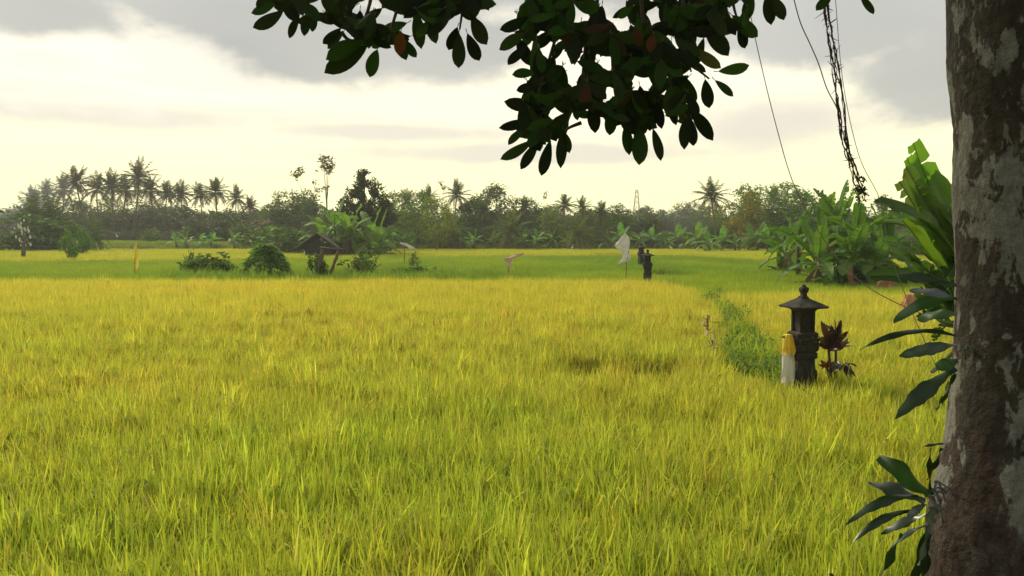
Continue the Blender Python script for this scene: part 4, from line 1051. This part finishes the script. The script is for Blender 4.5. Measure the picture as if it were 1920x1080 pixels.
# rubble of reddish earth by the right thicket
rnd.seed(83)
for (px, py, d, n_, lb, sc_) in [(1712, 548, 22, 34, 'orange red earth heap beside the trunk and dark leaves', .45), (1664, 500, 34, 30, 'reddish brown rubble heap at the right end of the thicket', .3), (1594, 497, 36, 12, 'small orange heap of dry leaves inside the thicket foot', .22)]:
    p = P(px, py, d); mb = MB()
    for i in range(n_):
        a = U(0, 6.28); rr = sc_ * math.sqrt(U(0, 1)); h = p.z * U(.2, 1.02) * (1 - .5 * rr / sc_); s_ = U(.1, .24)
        q = MB(); box(mb, (math.cos(a) * rr, math.sin(a) * rr, h), (s_ * 1.5, s_, s_ * .8), vary(rnd.choice([(.50, .24, .10), (.42, .16, .09), (.25, .13, .08)]), .25), U(0, 3), U(.6, .95))
    # solid core so that nothing hovers
    lv = []; nseg = 14
    for j in range(6):
        t = j / 5
        for k_ in range(nseg):
            a = 2 * math.pi * k_ / nseg; rr = sc_ * (1.15 - .75 * t) * (1 + .15 * math.sin(k_ * 2.1 + j)); lv.append((math.cos(a) * rr, math.sin(a) * rr, p.z * .95 * t))
    mb.add(lv, [(j * nseg + k_, j * nseg + (k_ + 1) % nseg, (j + 1) * nseg + (k_ + 1) % nseg, (j + 1) * nseg + k_) for j in range(5) for k_ in range(nseg)] + [tuple(5 * nseg + k_ for k_ in range(nseg))], (.36, .17, .09))
    tag(mb.obj('rubble_heap', M['rubble'], loc=(p.x, d, 0), smooth=False), lb, 'heap', 'reddish heaps near the thicket')

# dry stalks with pale husks on the bund
rnd.seed(84)
for (px, py, d, lb, hs) in [(1335, 648, 12.9, 'dry stalk with pale hanging husk, nearest on the weedy bund', [(1340, 640, 20), (1328, 622, 8), (1336, 628, 9)]), (1326, 602, 15.6, 'taller dry brown stalk with pale leaves farther up the bund', [(1320, 603, 7), (1330, 592, 11), (1324, 614, 9)])]:
    b = P(px, py + 60, d); r = thing('dry_stalk', lb, 'dry plant', (P(px, py, d).x, d, 0), 'dry stalks on the bund'); O = Vector(r.location)
    mb = MB(); top = P(px + 1, py - 12, d) - O
    tube(mb, smooth_path([Vector((0, 0, 0)), Vector((.02, 0, top.z * .5)), top], 3), [.012] * 7, 5, (.15, .09, .05))
    for i in range(5): s0 = Vector((0, 0, top.z * U(.6, .95))); tube(mb, [s0, s0 + Vector((U(-.12, .12), U(-.1, .1), U(.02, .14)))], [.008, .003], 4, (.17, .10, .06))
    mb.obj('stem', M['stem'], r); mb = MB()
    for (hx, hy, hl) in hs:
        q = P(hx, hy, d) - O
        for k_ in range(3): leaf(mb, q + Vector((U(-.02, .02), U(-.02, .02), .02)), q + Vector((U(-.05, .05), U(-.04, .04), -hl * d / 1600)), .045, 6, U(-.1, .1), .4, col=vary((.62, .50, .33), .15))
    for i in range(14):
        q = Vector((U(-.16, .16), U(-.1, .1), top.z * U(.45, .95))); leaf(mb, q, q + Vector((U(-.12, .12), U(-.1, .1), U(-.1, .06))), .03, 4, 0, .3, col=vary((.30, .17, .10), .35))
    mb.obj('husks', M['straw'], r)

# ------------------------------------------------------------------ large banana plant just behind the trunk
rnd.seed(91); b = P(1840, 560, 9.0); r = thing('large_banana_plant', 'large banana plant with upright ragged leaves emerging behind the big trunk', 'banana plant', (b.x, 9.0, 0)); O = Vector(r.location)
ms = MB(); tube(ms, [Vector((0, 0, 0)), Vector((-.03, 0, 1.0)), P(1830, 520, 9.0) - O], [.16, .13, .08], 12, (.10, .12, .04)); ms.obj('stem', M['stem'], r)
ml = MB()


def big_leaf(base, tip, Wd, d0=9.0, d1=8.7, bow=0.0, c=(.09, .19, .03), n=16, fold=.3, sv=(1, .3, 0), tear=.18, blunt=True):
    a = P(*base, d0) - O; b_ = P(*tip, d1) - O; L_ = (b_ - a).length; dn = (b_ - a).normalized(); side = Vector(sv); side = (side - dn * side.dot(dn)).normalized(); up = side.cross(dn)
    pts = [a.lerp(b_, i / n) + up * bow * L_ * 4 * (i / n) * (1 - i / n) for i in range(n + 1)]
    tube(ml, pts, [Wd * .035 * (1.1 - i / n) + .004 for i in range(n + 1)], 5, (c[0] * 2.2, c[1] * 1.7, c[2] * 2), cap=False)
    for sg in (-1, 1):
        run = []; ang = fold
        for i in range(2, n + 1):
            t = (i - 2) / (n - 2); wv = Wd * .5 * (min(1, .15 + t * 3.2) * (1 - max(0, t - .55) ** 2 * (2.3 if blunt else 4.8)))
            wv = max(wv, .01)
            if U(0, 1) < tear and i > 4:
                q = (side * sg * math.cos(ang) + up * math.sin(ang)); run.append((pts[i] - dn * .01, pts[i] - dn * .015 + q * wv * .5, pts[i] - dn * .06 + q * wv * .96)); strip(ml, run, c); run = []; ang = fold + U(-.35, .3)
            q = (side * sg * math.cos(ang) + up * math.sin(ang)); ed = 1 + .02 * math.sin(i * 2.1 + sg)
            run.append((pts[i], pts[i] + q * wv * .5 + up * .012, pts[i] + q * wv * ed + dn * wv * .1))
        strip(ml, run, c)


big_leaf((1815, 470), (1712, 268), .30, sv=(1, .2, .35), c=(.13, .24, .04), bow=-.06)
big_leaf((1812, 440), (1745, 330), .32, sv=(1, .4, .3), c=(.12, .22, .04))
big_leaf((1815, 490), (1698, 312), .24, sv=(1, -.8, .5), c=(.12, .17, .06), bow=.07)
big_leaf((1805, 510), (1716, 345), .34, sv=(1, .5, .45), c=(.20, .36, .03), bow=-.03, fold=.15)
big_leaf((1800, 520), (1686, 340), .20, sv=(1, -.6, .6), c=(.14, .20, .07), bow=.05)
big_leaf((1805, 455), (1700, 296), .24, 9.0, 8.8, -.05, (.15, .28, .04), sv=(1, .3, .4))
big_leaf((1800, 500), (1664, 396), .26, 9.0, 8.7, .10, (.12, .22, .045), sv=(.4, .9, .6), tear=.3)
big_leaf((1800, 560), (1652, 450), .22, 9.0, 8.8, .14, (.11, .20, .05), sv=(.3, 1, .6), tear=.35)
big_leaf((1800, 530), (1640, 378), .30, 9.0, 8.2, .12, (.05, .09, .02), sv=(.3, 1, .5), tear=.3)
big_leaf((1800, 500), (1640, 420), .26, 9.0, 9.8, .16, (.06, .11, .03), sv=(.2, 1, .6), tear=.3)
big_leaf((1810, 590), (1690, 412), .17, 9.0, 8.5, .03, (.16, .26, .04), sv=(.6, .5, .4), fold=.7)
big_leaf((1800, 600), (1668, 470), .26, 9.0, 8.6, .10, (.13, .22, .06), sv=(.5, 1, .4), tear=.3)
big_leaf((1808, 610), (1705, 475), .13, 9.0, 8.6, -.05, (.05, .10, .02), sv=(.9, .3, .2))
big_leaf((1795, 600), (1630, 518), .22, 9.0, 8.4, .14, (.04, .075, .02), sv=(.2, 1, .5))
big_leaf((1790, 560), (1700, 480), .2, 9.0, 9.3, .10, (.15, .25, .07), sv=(.3, 1, .5), tear=.35)
big_leaf((1790, 470), (1720, 560), .22, 9.0, 8.6, -.18, (.045, .085, .02), sv=(1, .6, .2))
big_leaf((1810, 430), (1780, 590), .3, 9.0, 8.8, -.1, (.04, .08, .02), sv=(1, .4, .1))
big_leaf((1815, 540), (1760, 440), .3, 9.0, 8.9, .1, (.04, .08, .02), sv=(.7, .7, .1))
for (b_, t_, w_, c_) in [((1800, 600), (1745, 500), .22, (.035, .07, .015)), ((1805, 620), (1728, 560), .2, (.05, .09, .02)), ((1805, 600), (1752, 640), .2, (.035, .07, .015)), ((1810, 520), (1735, 455), .3, (.05, .10, .02)), ((1800, 560), (1722, 600), .16, (.06, .11, .025)), ((1808, 480), (1760, 395), .3, (.07, .14, .02)), ((1800, 640), (1748, 700), .18, (.03, .06, .015)), ((1805, 660), (1762, 760), .16, (.03, .06, .015))]:
    big_leaf(b_, t_, w_, 9.0, 9.0 + U(-.5, .3), U(-.1, .15), c_, sv=(U(.2, 1), U(.2, 1), U(.1, .6)), tear=.3)
ml.obj('leaves', M['banana'], r)

# ------------------------------------------------------------------ the big foreground tree
DT = 3.05
r = thing('shade_tree', 'large tree with patchy grey trunk and dark overhanging leafy branches at right', 'tree', (P(1935, 1080, DT).x, DT, gz(2, 2))); O = Vector(r.location); tree = r
edge = [(1600, 1690), (1400, 1712), (1240, 1722), (1080, 1731), (990, 1736), (950, 1744), (890, 1757), (840, 1768), (780, 1774), (705, 1781), (590, 1786), (500, 1788), (425, 1786), (350, 1783), (300, 1787), (235, 1786), (190, 1780), (135, 1772), (60, 1773), (0, 1773), (-120, 1770), (-300, 1768), (-520, 1760)]
edge = [(a, b + float(np.interp(a, [0, 200, 450, 700, 850, 1080], [-12, -7, 2, 10, 13, 17]))) for a, b in edge][::-1]; eY = [a for a, b in edge]; eX = [b for a, b in edge]
mb = MB(); ns = 160; rows = 300; vs = []
ztop = zat(-520, DT); zbot = gz(2, 2) - .1 + 0
zz_ = np.linspace(zbot, ztop, rows + 1)
pyz = [440 - (z_ - 2.55) / DT * 1600 for z_ in zz_]
for z_, py in zip(zz_, pyz):
    xl = (np.interp(py, eY, eX) - 960) / 1600 * DT
    rc = .285 + (.0 if z_ > 1.9 else (1.9 - z_) ** 1.6 * .12)
    th_e = math.atan2(xl, DT); cx = xl + rc
    for _ in range(5): cx = DT * math.tan(th_e + math.asin(rc / math.hypot(cx, DT)))
    for k_ in range(ns):
        a = 2 * math.pi * k_ / ns
        p3 = Vector((math.cos(a) * 3, math.sin(a) * 3, z_ * 2.2)); rr = rc * (1 + .035 * noise.noise(p3) + .012 * noise.noise(p3 * 4) + .012 * noise.noise(p3 * 11) + .010 * max(0, noise.noise(p3 * 23) - .25))
        vs.append((cx + math.cos(a) * rr - O.x, DT + .0 + math.sin(a) * rr - O.y, z_ - O.z))
fs = [(i * ns + k_, i * ns + (k_ + 1) % ns, (i + 1) * ns + (k_ + 1) % ns, (i + 1) * ns + k_) for i in range(rows) for k_ in range(ns)] + [tuple(rows * ns + k_ for k_ in range(ns))]
mb.add(vs, fs); trunk = mb.obj('trunk', M['trunk'], r)
trunk_x = (1773 - 960) / 1600 * DT + .285

# limbs overhead
rnd.seed(95); mb = MB(); tp = Vector((trunk_x, DT, ztop - .4)) - O
LIMB = [[(0, 0, 0), (-.9, .1, .7), (-2.0, .35, .55), (-3.0, .5, .15)], [(0, 0, .1), (-.6, .6, .7), (-1.3, 1.2, .9), (-1.8, 1.8, .6)], [(0, 0, .1), (.7, -.5, .9), (1.6, -1.3, 1.4)], [(0, 0, 0), (.3, .9, .9), (.7, 2.0, 1.2)], [(0, 0, 0), (-.5, -.9, 1.0), (-1.4, -1.9, 1.3)], [(0, 0, .1), (-.2, .1, 1.4), (-.6, 0, 2.6)]]
for L_ in LIMB:
    pts = smooth_path([tp + Vector(q) for q in L_], 5); n_ = len(pts); tube(mb, pts, [.17 * (1 - .8 * i / n_) for i in range(n_)], 10, wob=.05)
mb.obj('limb', M['trunk'], r)

# foliage: outline leaves measured one by one, inner leaves in whorls
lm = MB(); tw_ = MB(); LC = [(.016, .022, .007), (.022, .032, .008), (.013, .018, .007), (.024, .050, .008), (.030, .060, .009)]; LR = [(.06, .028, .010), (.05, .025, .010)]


def hang_leaf(b, t, w_=None, d=None, c=None):
    d = d if d else U(3.25, 3.75); A = P(*b, d) - O; Bp = P(*t, d + U(-.05, .05)) - O; L_ = (Bp - A).length
    w_ = min(w_ * .84, L_ * .5) if w_ else L_ * U(.34, .43)
    leaf(lm, A, Bp, w_, 8, U(-.06, .06), U(.05, .3), side=Vector((1, U(-.45, .45), U(-.2, .2))) if abs((t[0] - b[0])) < abs(t[1] - b[1]) else Vector((U(-.2, .2), U(-.45, .45), 1)), col=vary(c or rnd.choice(LC), .25), prof=prof_ob)
    tube(tw_, [A, A - (Bp - A) * .12 + Vector((0, .01, .006))], [.0014, .0018], 4, cap=False)


def prof_ob(t):   # obovate blade with a short point
    return max(0, math.sin(math.pi * t ** 1.25)) ** .62 if t < .9 else max(0, math.sin(math.pi * .9 ** 1.25)) ** .62 * (1 - t) / .1 * .9 + .01


OUT = [((520, 4), (471, 25)), ((532, 20), (474, 52)), ((560, 32), (542, 72)), ((575, 30), (570, 68)), ((592, 25), (586, 60)), ((640, 52), (605, 82)), ((645, 58), (614, 92)), ((690, 85), (608, 137), 42), ((684, 78), (611, 112), 38), ((708, 92), (693, 145), 40), ((738, 60), (762, 113)), ((752, 70), (781, 108)),
       ((861, 62), (860, 128), 30), ((876, 62), (899, 114), 28), ((884, 30), (913, 84), 34), ((882, 16), (931, 8), 27), ((858, 50), (841, 94), 26), ((800, 20), (818, 82)), ((780, 20), (790, 92)), ((650, 20), (668, 74)),
       ((992, 30), (937, 56), 26), ((985, 62), (936, 94), 28), ((988, 85), (952, 122)), ((1005, 138), (960, 140), 22), ((1010, 160), (968, 170), 22), ((1010, 205), (945, 190), 30), ((1000, 225), (935, 240), 24), ((985, 238), (953, 272)), ((1000, 262), (938, 299), 24), ((1010, 265), (976, 318), 24), ((1032, 262), (1015, 330), 27), ((1056, 245), (1051, 316), 26), ((1050, 240), (1068, 287)), ((1078, 190), (1083, 226)),
       ((1110, 188), (1116, 250), 30), ((1148, 190), (1143, 254), 28), ((1172, 235), (1180, 291), 26), ((1200, 238), (1198, 310), 40), ((1224, 240), (1239, 302), 26), ((1230, 190), (1241, 242)), ((1255, 190), (1268, 235)), ((1285, 222), (1283, 281), 26), ((1296, 222), (1300, 274), 24), ((1296, 205), (1337, 264), 30), ((1322, 148), (1330, 203), 28), ((1340, 150), (1375, 181), 24), ((1346, 134), (1405, 122), 27, (.05, .11, .015)), ((1322, 55), (1366, 105), 40), ((1385, 45), (1397, 91), 32), ((1372, 28), (1421, 69), 32), ((1280, 22), (1304, 55), 24), ((1330, -5), (1325, 24)), ((1438, -12), (1446, 47), 28), ((1448, -8), (1470, 38), 28), ((1560, -12), (1530, 20), 22), ((1612, -14), (1638, 27), 22),
       ((1300, 90), (1352, 128), 26, (.09, .08, .02)), ((1320, 70), (1300, 125)), ((1395, 5), (1400, 42))]
for o_ in OUT:
    hang_leaf(o_[0], o_[1], (o_[2] * 3.5 / 1600 if len(o_) > 2 else None), 3.5, o_[3] if len(o_) > 3 else None)
PA = [(478, -30), (482, 18), (540, 12), (552, 45), (612, 40), (625, 70), (690, 92), (760, 92), (790, 75), (850, 45), (890, 78), (918, 20), (915, -30)]
PB = [(950, -30), (965, 20), (962, 60), (975, 110), (985, 160), (975, 200), (965, 262), (1010, 290), (1045, 268), (1062, 222), (1100, 215), (1150, 228), (1185, 262), (1222, 258), (1250, 222), (1300, 245), (1318, 205), (1290, 150), (1330, 150), (1345, 128), (1300, 95), (1312, 50), (1350, 92), (1390, 70), (1412, 40), (1415, -30)]


def pin(px, py, poly): return bool(inpoly(np.array([px]), np.array([py]), poly)[0])


holes = [(600, 12, 11), (672, 18, 9), (724, 36, 14), (868, 40, 9), (1027, 95, 8), (1055, 115, 10), (1090, 30, 13), (1145, 15, 12), (1135, 120, 10), (1205, 155, 10), (1225, 35, 12), (1142, 170, 9), (1262, 75, 8), (1075, 145, 13), (1380, 25, 8), (1298, 145, 8), (1122, -5, 14), (650, 68, 8), (770, 50, 8), (1080, 245, 12), (700, 5, 8), (1165, 55, 6), (1037, 215, 9)]
rnd.seed(96)
for poly, cnt, bb in ((PA, 165, (475, 920, -30, 95)), (PB, 600, (950, 1415, -30, 290))):
    k_ = 0; tries = 0
    while k_ < cnt and tries < 20000:
        tries += 1
        px, py = U(bb[0], bb[1]), U(bb[2], bb[3])
        if not pin(px, py, poly): continue
        nl_ = rnd.randint(3, 5); a0 = U(0, 6.28); dW = U(3.15, 4.1)
        for j in range(nl_):
            a = a0 + j * 6.28 / nl_ + U(-.4, .4); l_ = U(36, 58); tx = px + math.cos(a) * l_; ty = py + abs(math.sin(a)) * l_ * .9 + U(0, 14)
            if not (pin(tx, ty, poly) and pin((px + tx) / 2, (py + ty) / 2, poly)): continue
            if any(math.hypot(px + (tx - px) * q - hx, py + (ty - py) * q - hy) < hr + 6 for hx, hy, hr in holes for q in (.25, .5, .75, 1)): continue
            hang_leaf((px, py), (tx, ty), None, dW, rnd.choice(LR) if U(0, 1) < .02 else None); k_ += 1
hang_leaf((752, 58), (748, 104), 30 * 3.5 / 1600, 3.3, (.16, .05, .012)); hang_leaf((1190, 50), (1200, 88), .05, 3.2, (.07, .03, .010)); hang_leaf((1225, 65), (1218, 98), .06, 3.15, (.07, .025, .010))
# dense crown overhead, out of the picture, that shades the trunk and the hanging sprays
for i in range(3600):
    q = Vector((U(-3.4, 4.6), U(-1.5, 6.0), U(4.2, 6.8)))
    if q.z < 2.55 + .285 * q.y + .55 and q.y > 1: q.z += 1.3
    if noise.noise(q * .9) < -.25: continue
    a = Vector((U(-1, 1), U(-1, 1), U(-1, .3))).normalized(); leaf(lm, q - O, q + a * .2 - O, .1, 3, 0, .2, col=vary(rnd.choice(LC), .25), prof=prof_ob)
# twigs
for pts_ in [[(700, -30), (690, 20), (665, 75), (655, 110)], [(760, -30), (738, 40), (728, 80)], [(560, -30), (545, 10), (520, 22)], [(870, -40), (868, 10), (862, 55)], [(1124, -40), (1120, 10), (1135, 45), (1148, 70)], [(1120, 0), (1112, 25), (1100, 60), (1090, 160), (1075, 200), (1062, 235)], [(1148, 70), (1150, 140), (1160, 200), (1195, 240)], [(1280, -40), (1282, 40), (1290, 110), (1296, 135)],
              [(1282, 40), (1315, 60), (1335, 60)], [(1060, -40), (1050, 40), (1030, 110), (1010, 180), (1020, 250)], [(1370, -40), (1375, 10), (1384, 40)], [(1090, 230), (1070, 238), (1060, 245)], [(1200, -30), (1210, 80), (1230, 170), (1290, 220)], [(640, 60), (655, 75), (690, 80)], [(1290, 85), (1298, 120), (1330, 148)]]:
    pp = smooth_path([P(a, b_, 3.55) - O for a, b_ in pts_], 4); n_ = len(pp); tube(tw_, pp, [.008 * (1 - .7 * i / n_) + .001 for i in range(n_)], 5, cap=False)
for pts_ in [[(700, -30), (760, -200), (1000, -420), (1400, -520)], [(1124, -40), (1160, -200), (1300, -420)], [(1280, -40), (1330, -220), (1450, -430)], [(870, -40), (930, -240), (1100, -420)], [(560, -30), (620, -150), (760, -260)], [(1060, -40), (1090, -180), (1160, -250)], [(1370, -40), (1400, -200), (1450, -400)]]:
    pp = smooth_path([P(a, b_, 3.55) - O for a, b_ in pts_], 4); n_ = len(pp); tube(tw_, pp, [.010 + .012 * i / n_ for i in range(n_)], 6, cap=False)
lm.obj('foliage', M['canopy'], r); tw_.obj('twigs', M['vine'], r)

# ------------------------------------------------------------------ strap leaved plants clinging to the trunk
def strap_plant(label, root_px, root_d, leaves, seed):
    rnd.seed(seed); b = P(*root_px, root_d); r = thing('strap_leaf_plant', label, 'plant', b, 'strap leaved plants on the trunk'); O_ = Vector(r.location); mb = MB(); rt = MB()
    for (b0, t0, w_, sg_, dz, c) in leaves:
        a = P(*b0, root_d) - O_; e = P(*t0, root_d + dz) - O_; hz = abs(t0[0] - b0[0]) > abs(t0[1] - b0[1])
        leaf(mb, a, e, w_ * root_d / 1600, 16, sg_, U(.15, .4), side=Vector((.15, .8, .75)) if hz else Vector((.8, .5, .1)), prof=prof_strap if c is MG else prof_lance, col=vary(c, .2), wave=.11, twist=U(-.5, .5), colm=tuple(q * 1.6 for q in c))
    mb.obj('leaves', M['thick'], r)
    for i in range(16 if seed == 72 else 5): s0 = Vector((U(-.02, .04), U(-.03, .03), U(-.05, .05))); tube(rt, smooth_path([s0, s0 + Vector((.02, U(-.02, .03), U(-.03, .02))), s0 + Vector((.045, U(-.02, .03), U(-.07, .01)))], 3), [.0035] * 7, 5)
    rt.obj('roots', mat('pale_roots', (.14, .14, .12), .8, var=.3, nscale=20), r)


DG = (.014, .030, .007); MG = (.024, .065, .008); PG = (.06, .07, .058)
strap_plant('upper dark strap leaved plant on the trunk above the rice', (1790, 650), 2.98, [
    ((1795, 630), (1612, 656), 17, .10, -.1, DG), ((1795, 645), (1685, 668), 30, .03, .05, (.05, .07, .045)), ((1792, 690), (1678, 786), 36, .05, -.05, DG), ((1795, 560), (1675, 604), 26, .10, -.1, MG), ((1795, 535), (1680, 514), 20, .05, .1, DG),
    ((1795, 675), (1755, 690), 26, .05, 0, MG), ((1792, 690), (1730, 728), 12, 0, .08, PG), ((1790, 700), (1755, 768), 24, .0, .05, DG), ((1792, 560), (1705, 545), 24, .08, .1, (.10, .10, .11)), ((1795, 590), (1720, 600), 22, .1, .1, MG)], 71)
strap_plant('lower dark strap leaved plant at the foot of the trunk', (1740, 925), 2.95, [
    ((1752, 935), (1645, 860), 52, .06, -.05, MG), ((1735, 940), (1628, 905), 40, .05, .05, (.06, .07, .06)), ((1722, 930), (1586, 984), 22, .10, -.1, DG), ((1715, 958), (1598, 1018), 18, .12, -.05, DG), ((1735, 965), (1652, 1002), 22, .05, .1, DG), ((1690, 1000), (1640, 1100), 36, .03, -.05, DG),
    ((1745, 935), (1745, 840), 22, .02, .05, DG), ((1765, 840), (1738, 900), 24, .0, .05, DG), ((1770, 832), (1728, 838), 8, .05, 0, DG), ((1738, 985), (1668, 1030), 12, .1, .05, PG), ((1740, 975), (1710, 1090), 34, .0, .05, DG), ((1742, 985), (1722, 1060), 26, 0, -.05, PG), ((1740, 1000), (1725, 1110), 36, 0, 0, DG), ((1750, 950), (1738, 985), 30, 0, -.04, PG), ((1735, 945), (1700, 975), 18, .05, -.08, PG), ((1600, 1110), (1555, 1076), 22, .05, 0, DG)], 72)

# ------------------------------------------------------------------ hanging vines and cords
rnd.seed(99)
core = [(1546, -40), (1550, 20), (1560, 70), (1567, 130), (1577, 200), (1588, 265), (1600, 310), (1612, 350), (1624, 376)]
o0 = P(1550, 20, 4.6); mb = MB()
for s_ in range(6):
    pts_ = []
    for i, (a, b_) in enumerate(core):
        w_ = 4 if i < 5 else 6; pts_.append(P(a + U(-w_, w_) - (4 if s_ % 2 else -3), b_ + U(-4, 4) + (0 if i < 8 else U(-18, 6)), 4.6 + U(-.02, .02)) - o0)
    pp = smooth_path(pts_, 7); pp = [q + Vector((U(-.004, .004), U(-.004, .004), 0)) for q in pp]
    tube(mb, pp, [U(.0022, .0048) for _ in pp], 5)
    for i in range(12):
        q = rnd.choice(pp); tube(mb, [q, q + Vector((U(-.04, .04), U(-.03, .03), U(-.03, .03)))], [.003, .001], 3)
for i in range(30):
    q = P(1612 + U(-8, 12), 350 + U(-20, 26), 4.6) - o0; tube(mb, [q, q + Vector((U(-.04, .04), U(-.03, .03), U(-.05, .02)))], [.0045, .002], 4)
tag(mb.obj('hanging_vine', M['vine'], loc=o0), 'thick twisted dark vine bundle hanging from the branches', 'vine')


def cord(name, label, cat, pts_, d0, d1, rad, m, group=None):
    n_ = len(pts_); pw = [P(a, b_, d0 + (d1 - d0) * i / (n_ - 1)) for i, (a, b_) in enumerate(pts_)]; o_ = pw[0].copy(); mb = MB(); tube(mb, smooth_path([q - o_ for q in pw], 8), rad, 5); tag(mb.obj(name, m, loc=o_), label, cat, group)


cord('cord', 'long thin cord sweeping from the branches down to the trunk', 'cord', [(1396, -30), (1420, 90), (1455, 235), (1490, 350), (1545, 450), (1610, 525), (1690, 572), (1790, 610)], 4.4, 3.2, .0022, M['cord'])
cord('thin_vine', 'thin pale wavy vine joining the twisted bundle from the left', 'vine', [(1484, -20), (1500, 40), (1520, 85), (1535, 120), (1550, 165), (1568, 200), (1577, 225)], 4.5, 4.6, .003, M['cord'])
cord('cord', 'thin cord right of the twisted vine dropping behind the leaves', 'cord', [(1565, -20), (1580, 150), (1610, 290), (1650, 375), (1668, 470), (1700, 560), (1725, 620), (1770, 720)], 4.9, 4.2, .002, M['cord'])

# ------------------------------------------------------------------ haze
hz = bpy.data.materials.new('haze_air'); hz.use_nodes = True; T = NT(hz.node_tree)
pv = T.n('ShaderNodeVolumePrincipled'); pv.inputs['Color'].default_value = (.93, .94, .92, 1); pv.inputs['Density'].default_value = .0005; pv.inputs['Anisotropy'].default_value = .3
T.put(T.n('ShaderNodeOutputMaterial').inputs['Volume'], pv.outputs[0])
mb = MB(); box(mb, (0, 150, 29), (760, 380, 62)); tag(mb.obj('haze', hz, smooth=False), kind='stuff')

sm = bpy.data.materials.new('smoke'); sm.use_nodes = True; T = NT(sm.node_tree)
pv = T.n('ShaderNodeVolumePrincipled'); pv.inputs['Color'].default_value = (.80, .88, .95, 1); pv.inputs['Density'].default_value = .012; pv.inputs['Anisotropy'].default_value = .2
T.put(T.n('ShaderNodeOutputMaterial').inputs['Volume'], pv.outputs[0])
c = P(66, 378, 140); mb = MB(); nu, nv = 24, 14; vs = []
for j in range(nv + 1):
    for i in range(nu):
        a = 2 * math.pi * i / nu; b_ = math.pi * j / nv; q = Vector((math.cos(a) * math.sin(b_), math.sin(a) * math.sin(b_), math.cos(b_))); k_ = 1 + .35 * noise.noise(q * 1.7)
        vs.append((q.x * 7 * k_ + q.z * 1.5, q.y * 5 * k_, q.z * 4.6 * k_))
mb.add(vs, [(j * nu + i, j * nu + (i + 1) % nu, (j + 1) * nu + (i + 1) % nu, (j + 1) * nu + i) for j in range(nv) for i in range(nu)]); mb.f = [f[::-1] for f in mb.f]
tag(mb.obj('smoke', sm, loc=c), 'pale blue grey smoke drifting before the far left trees', kind='stuff')
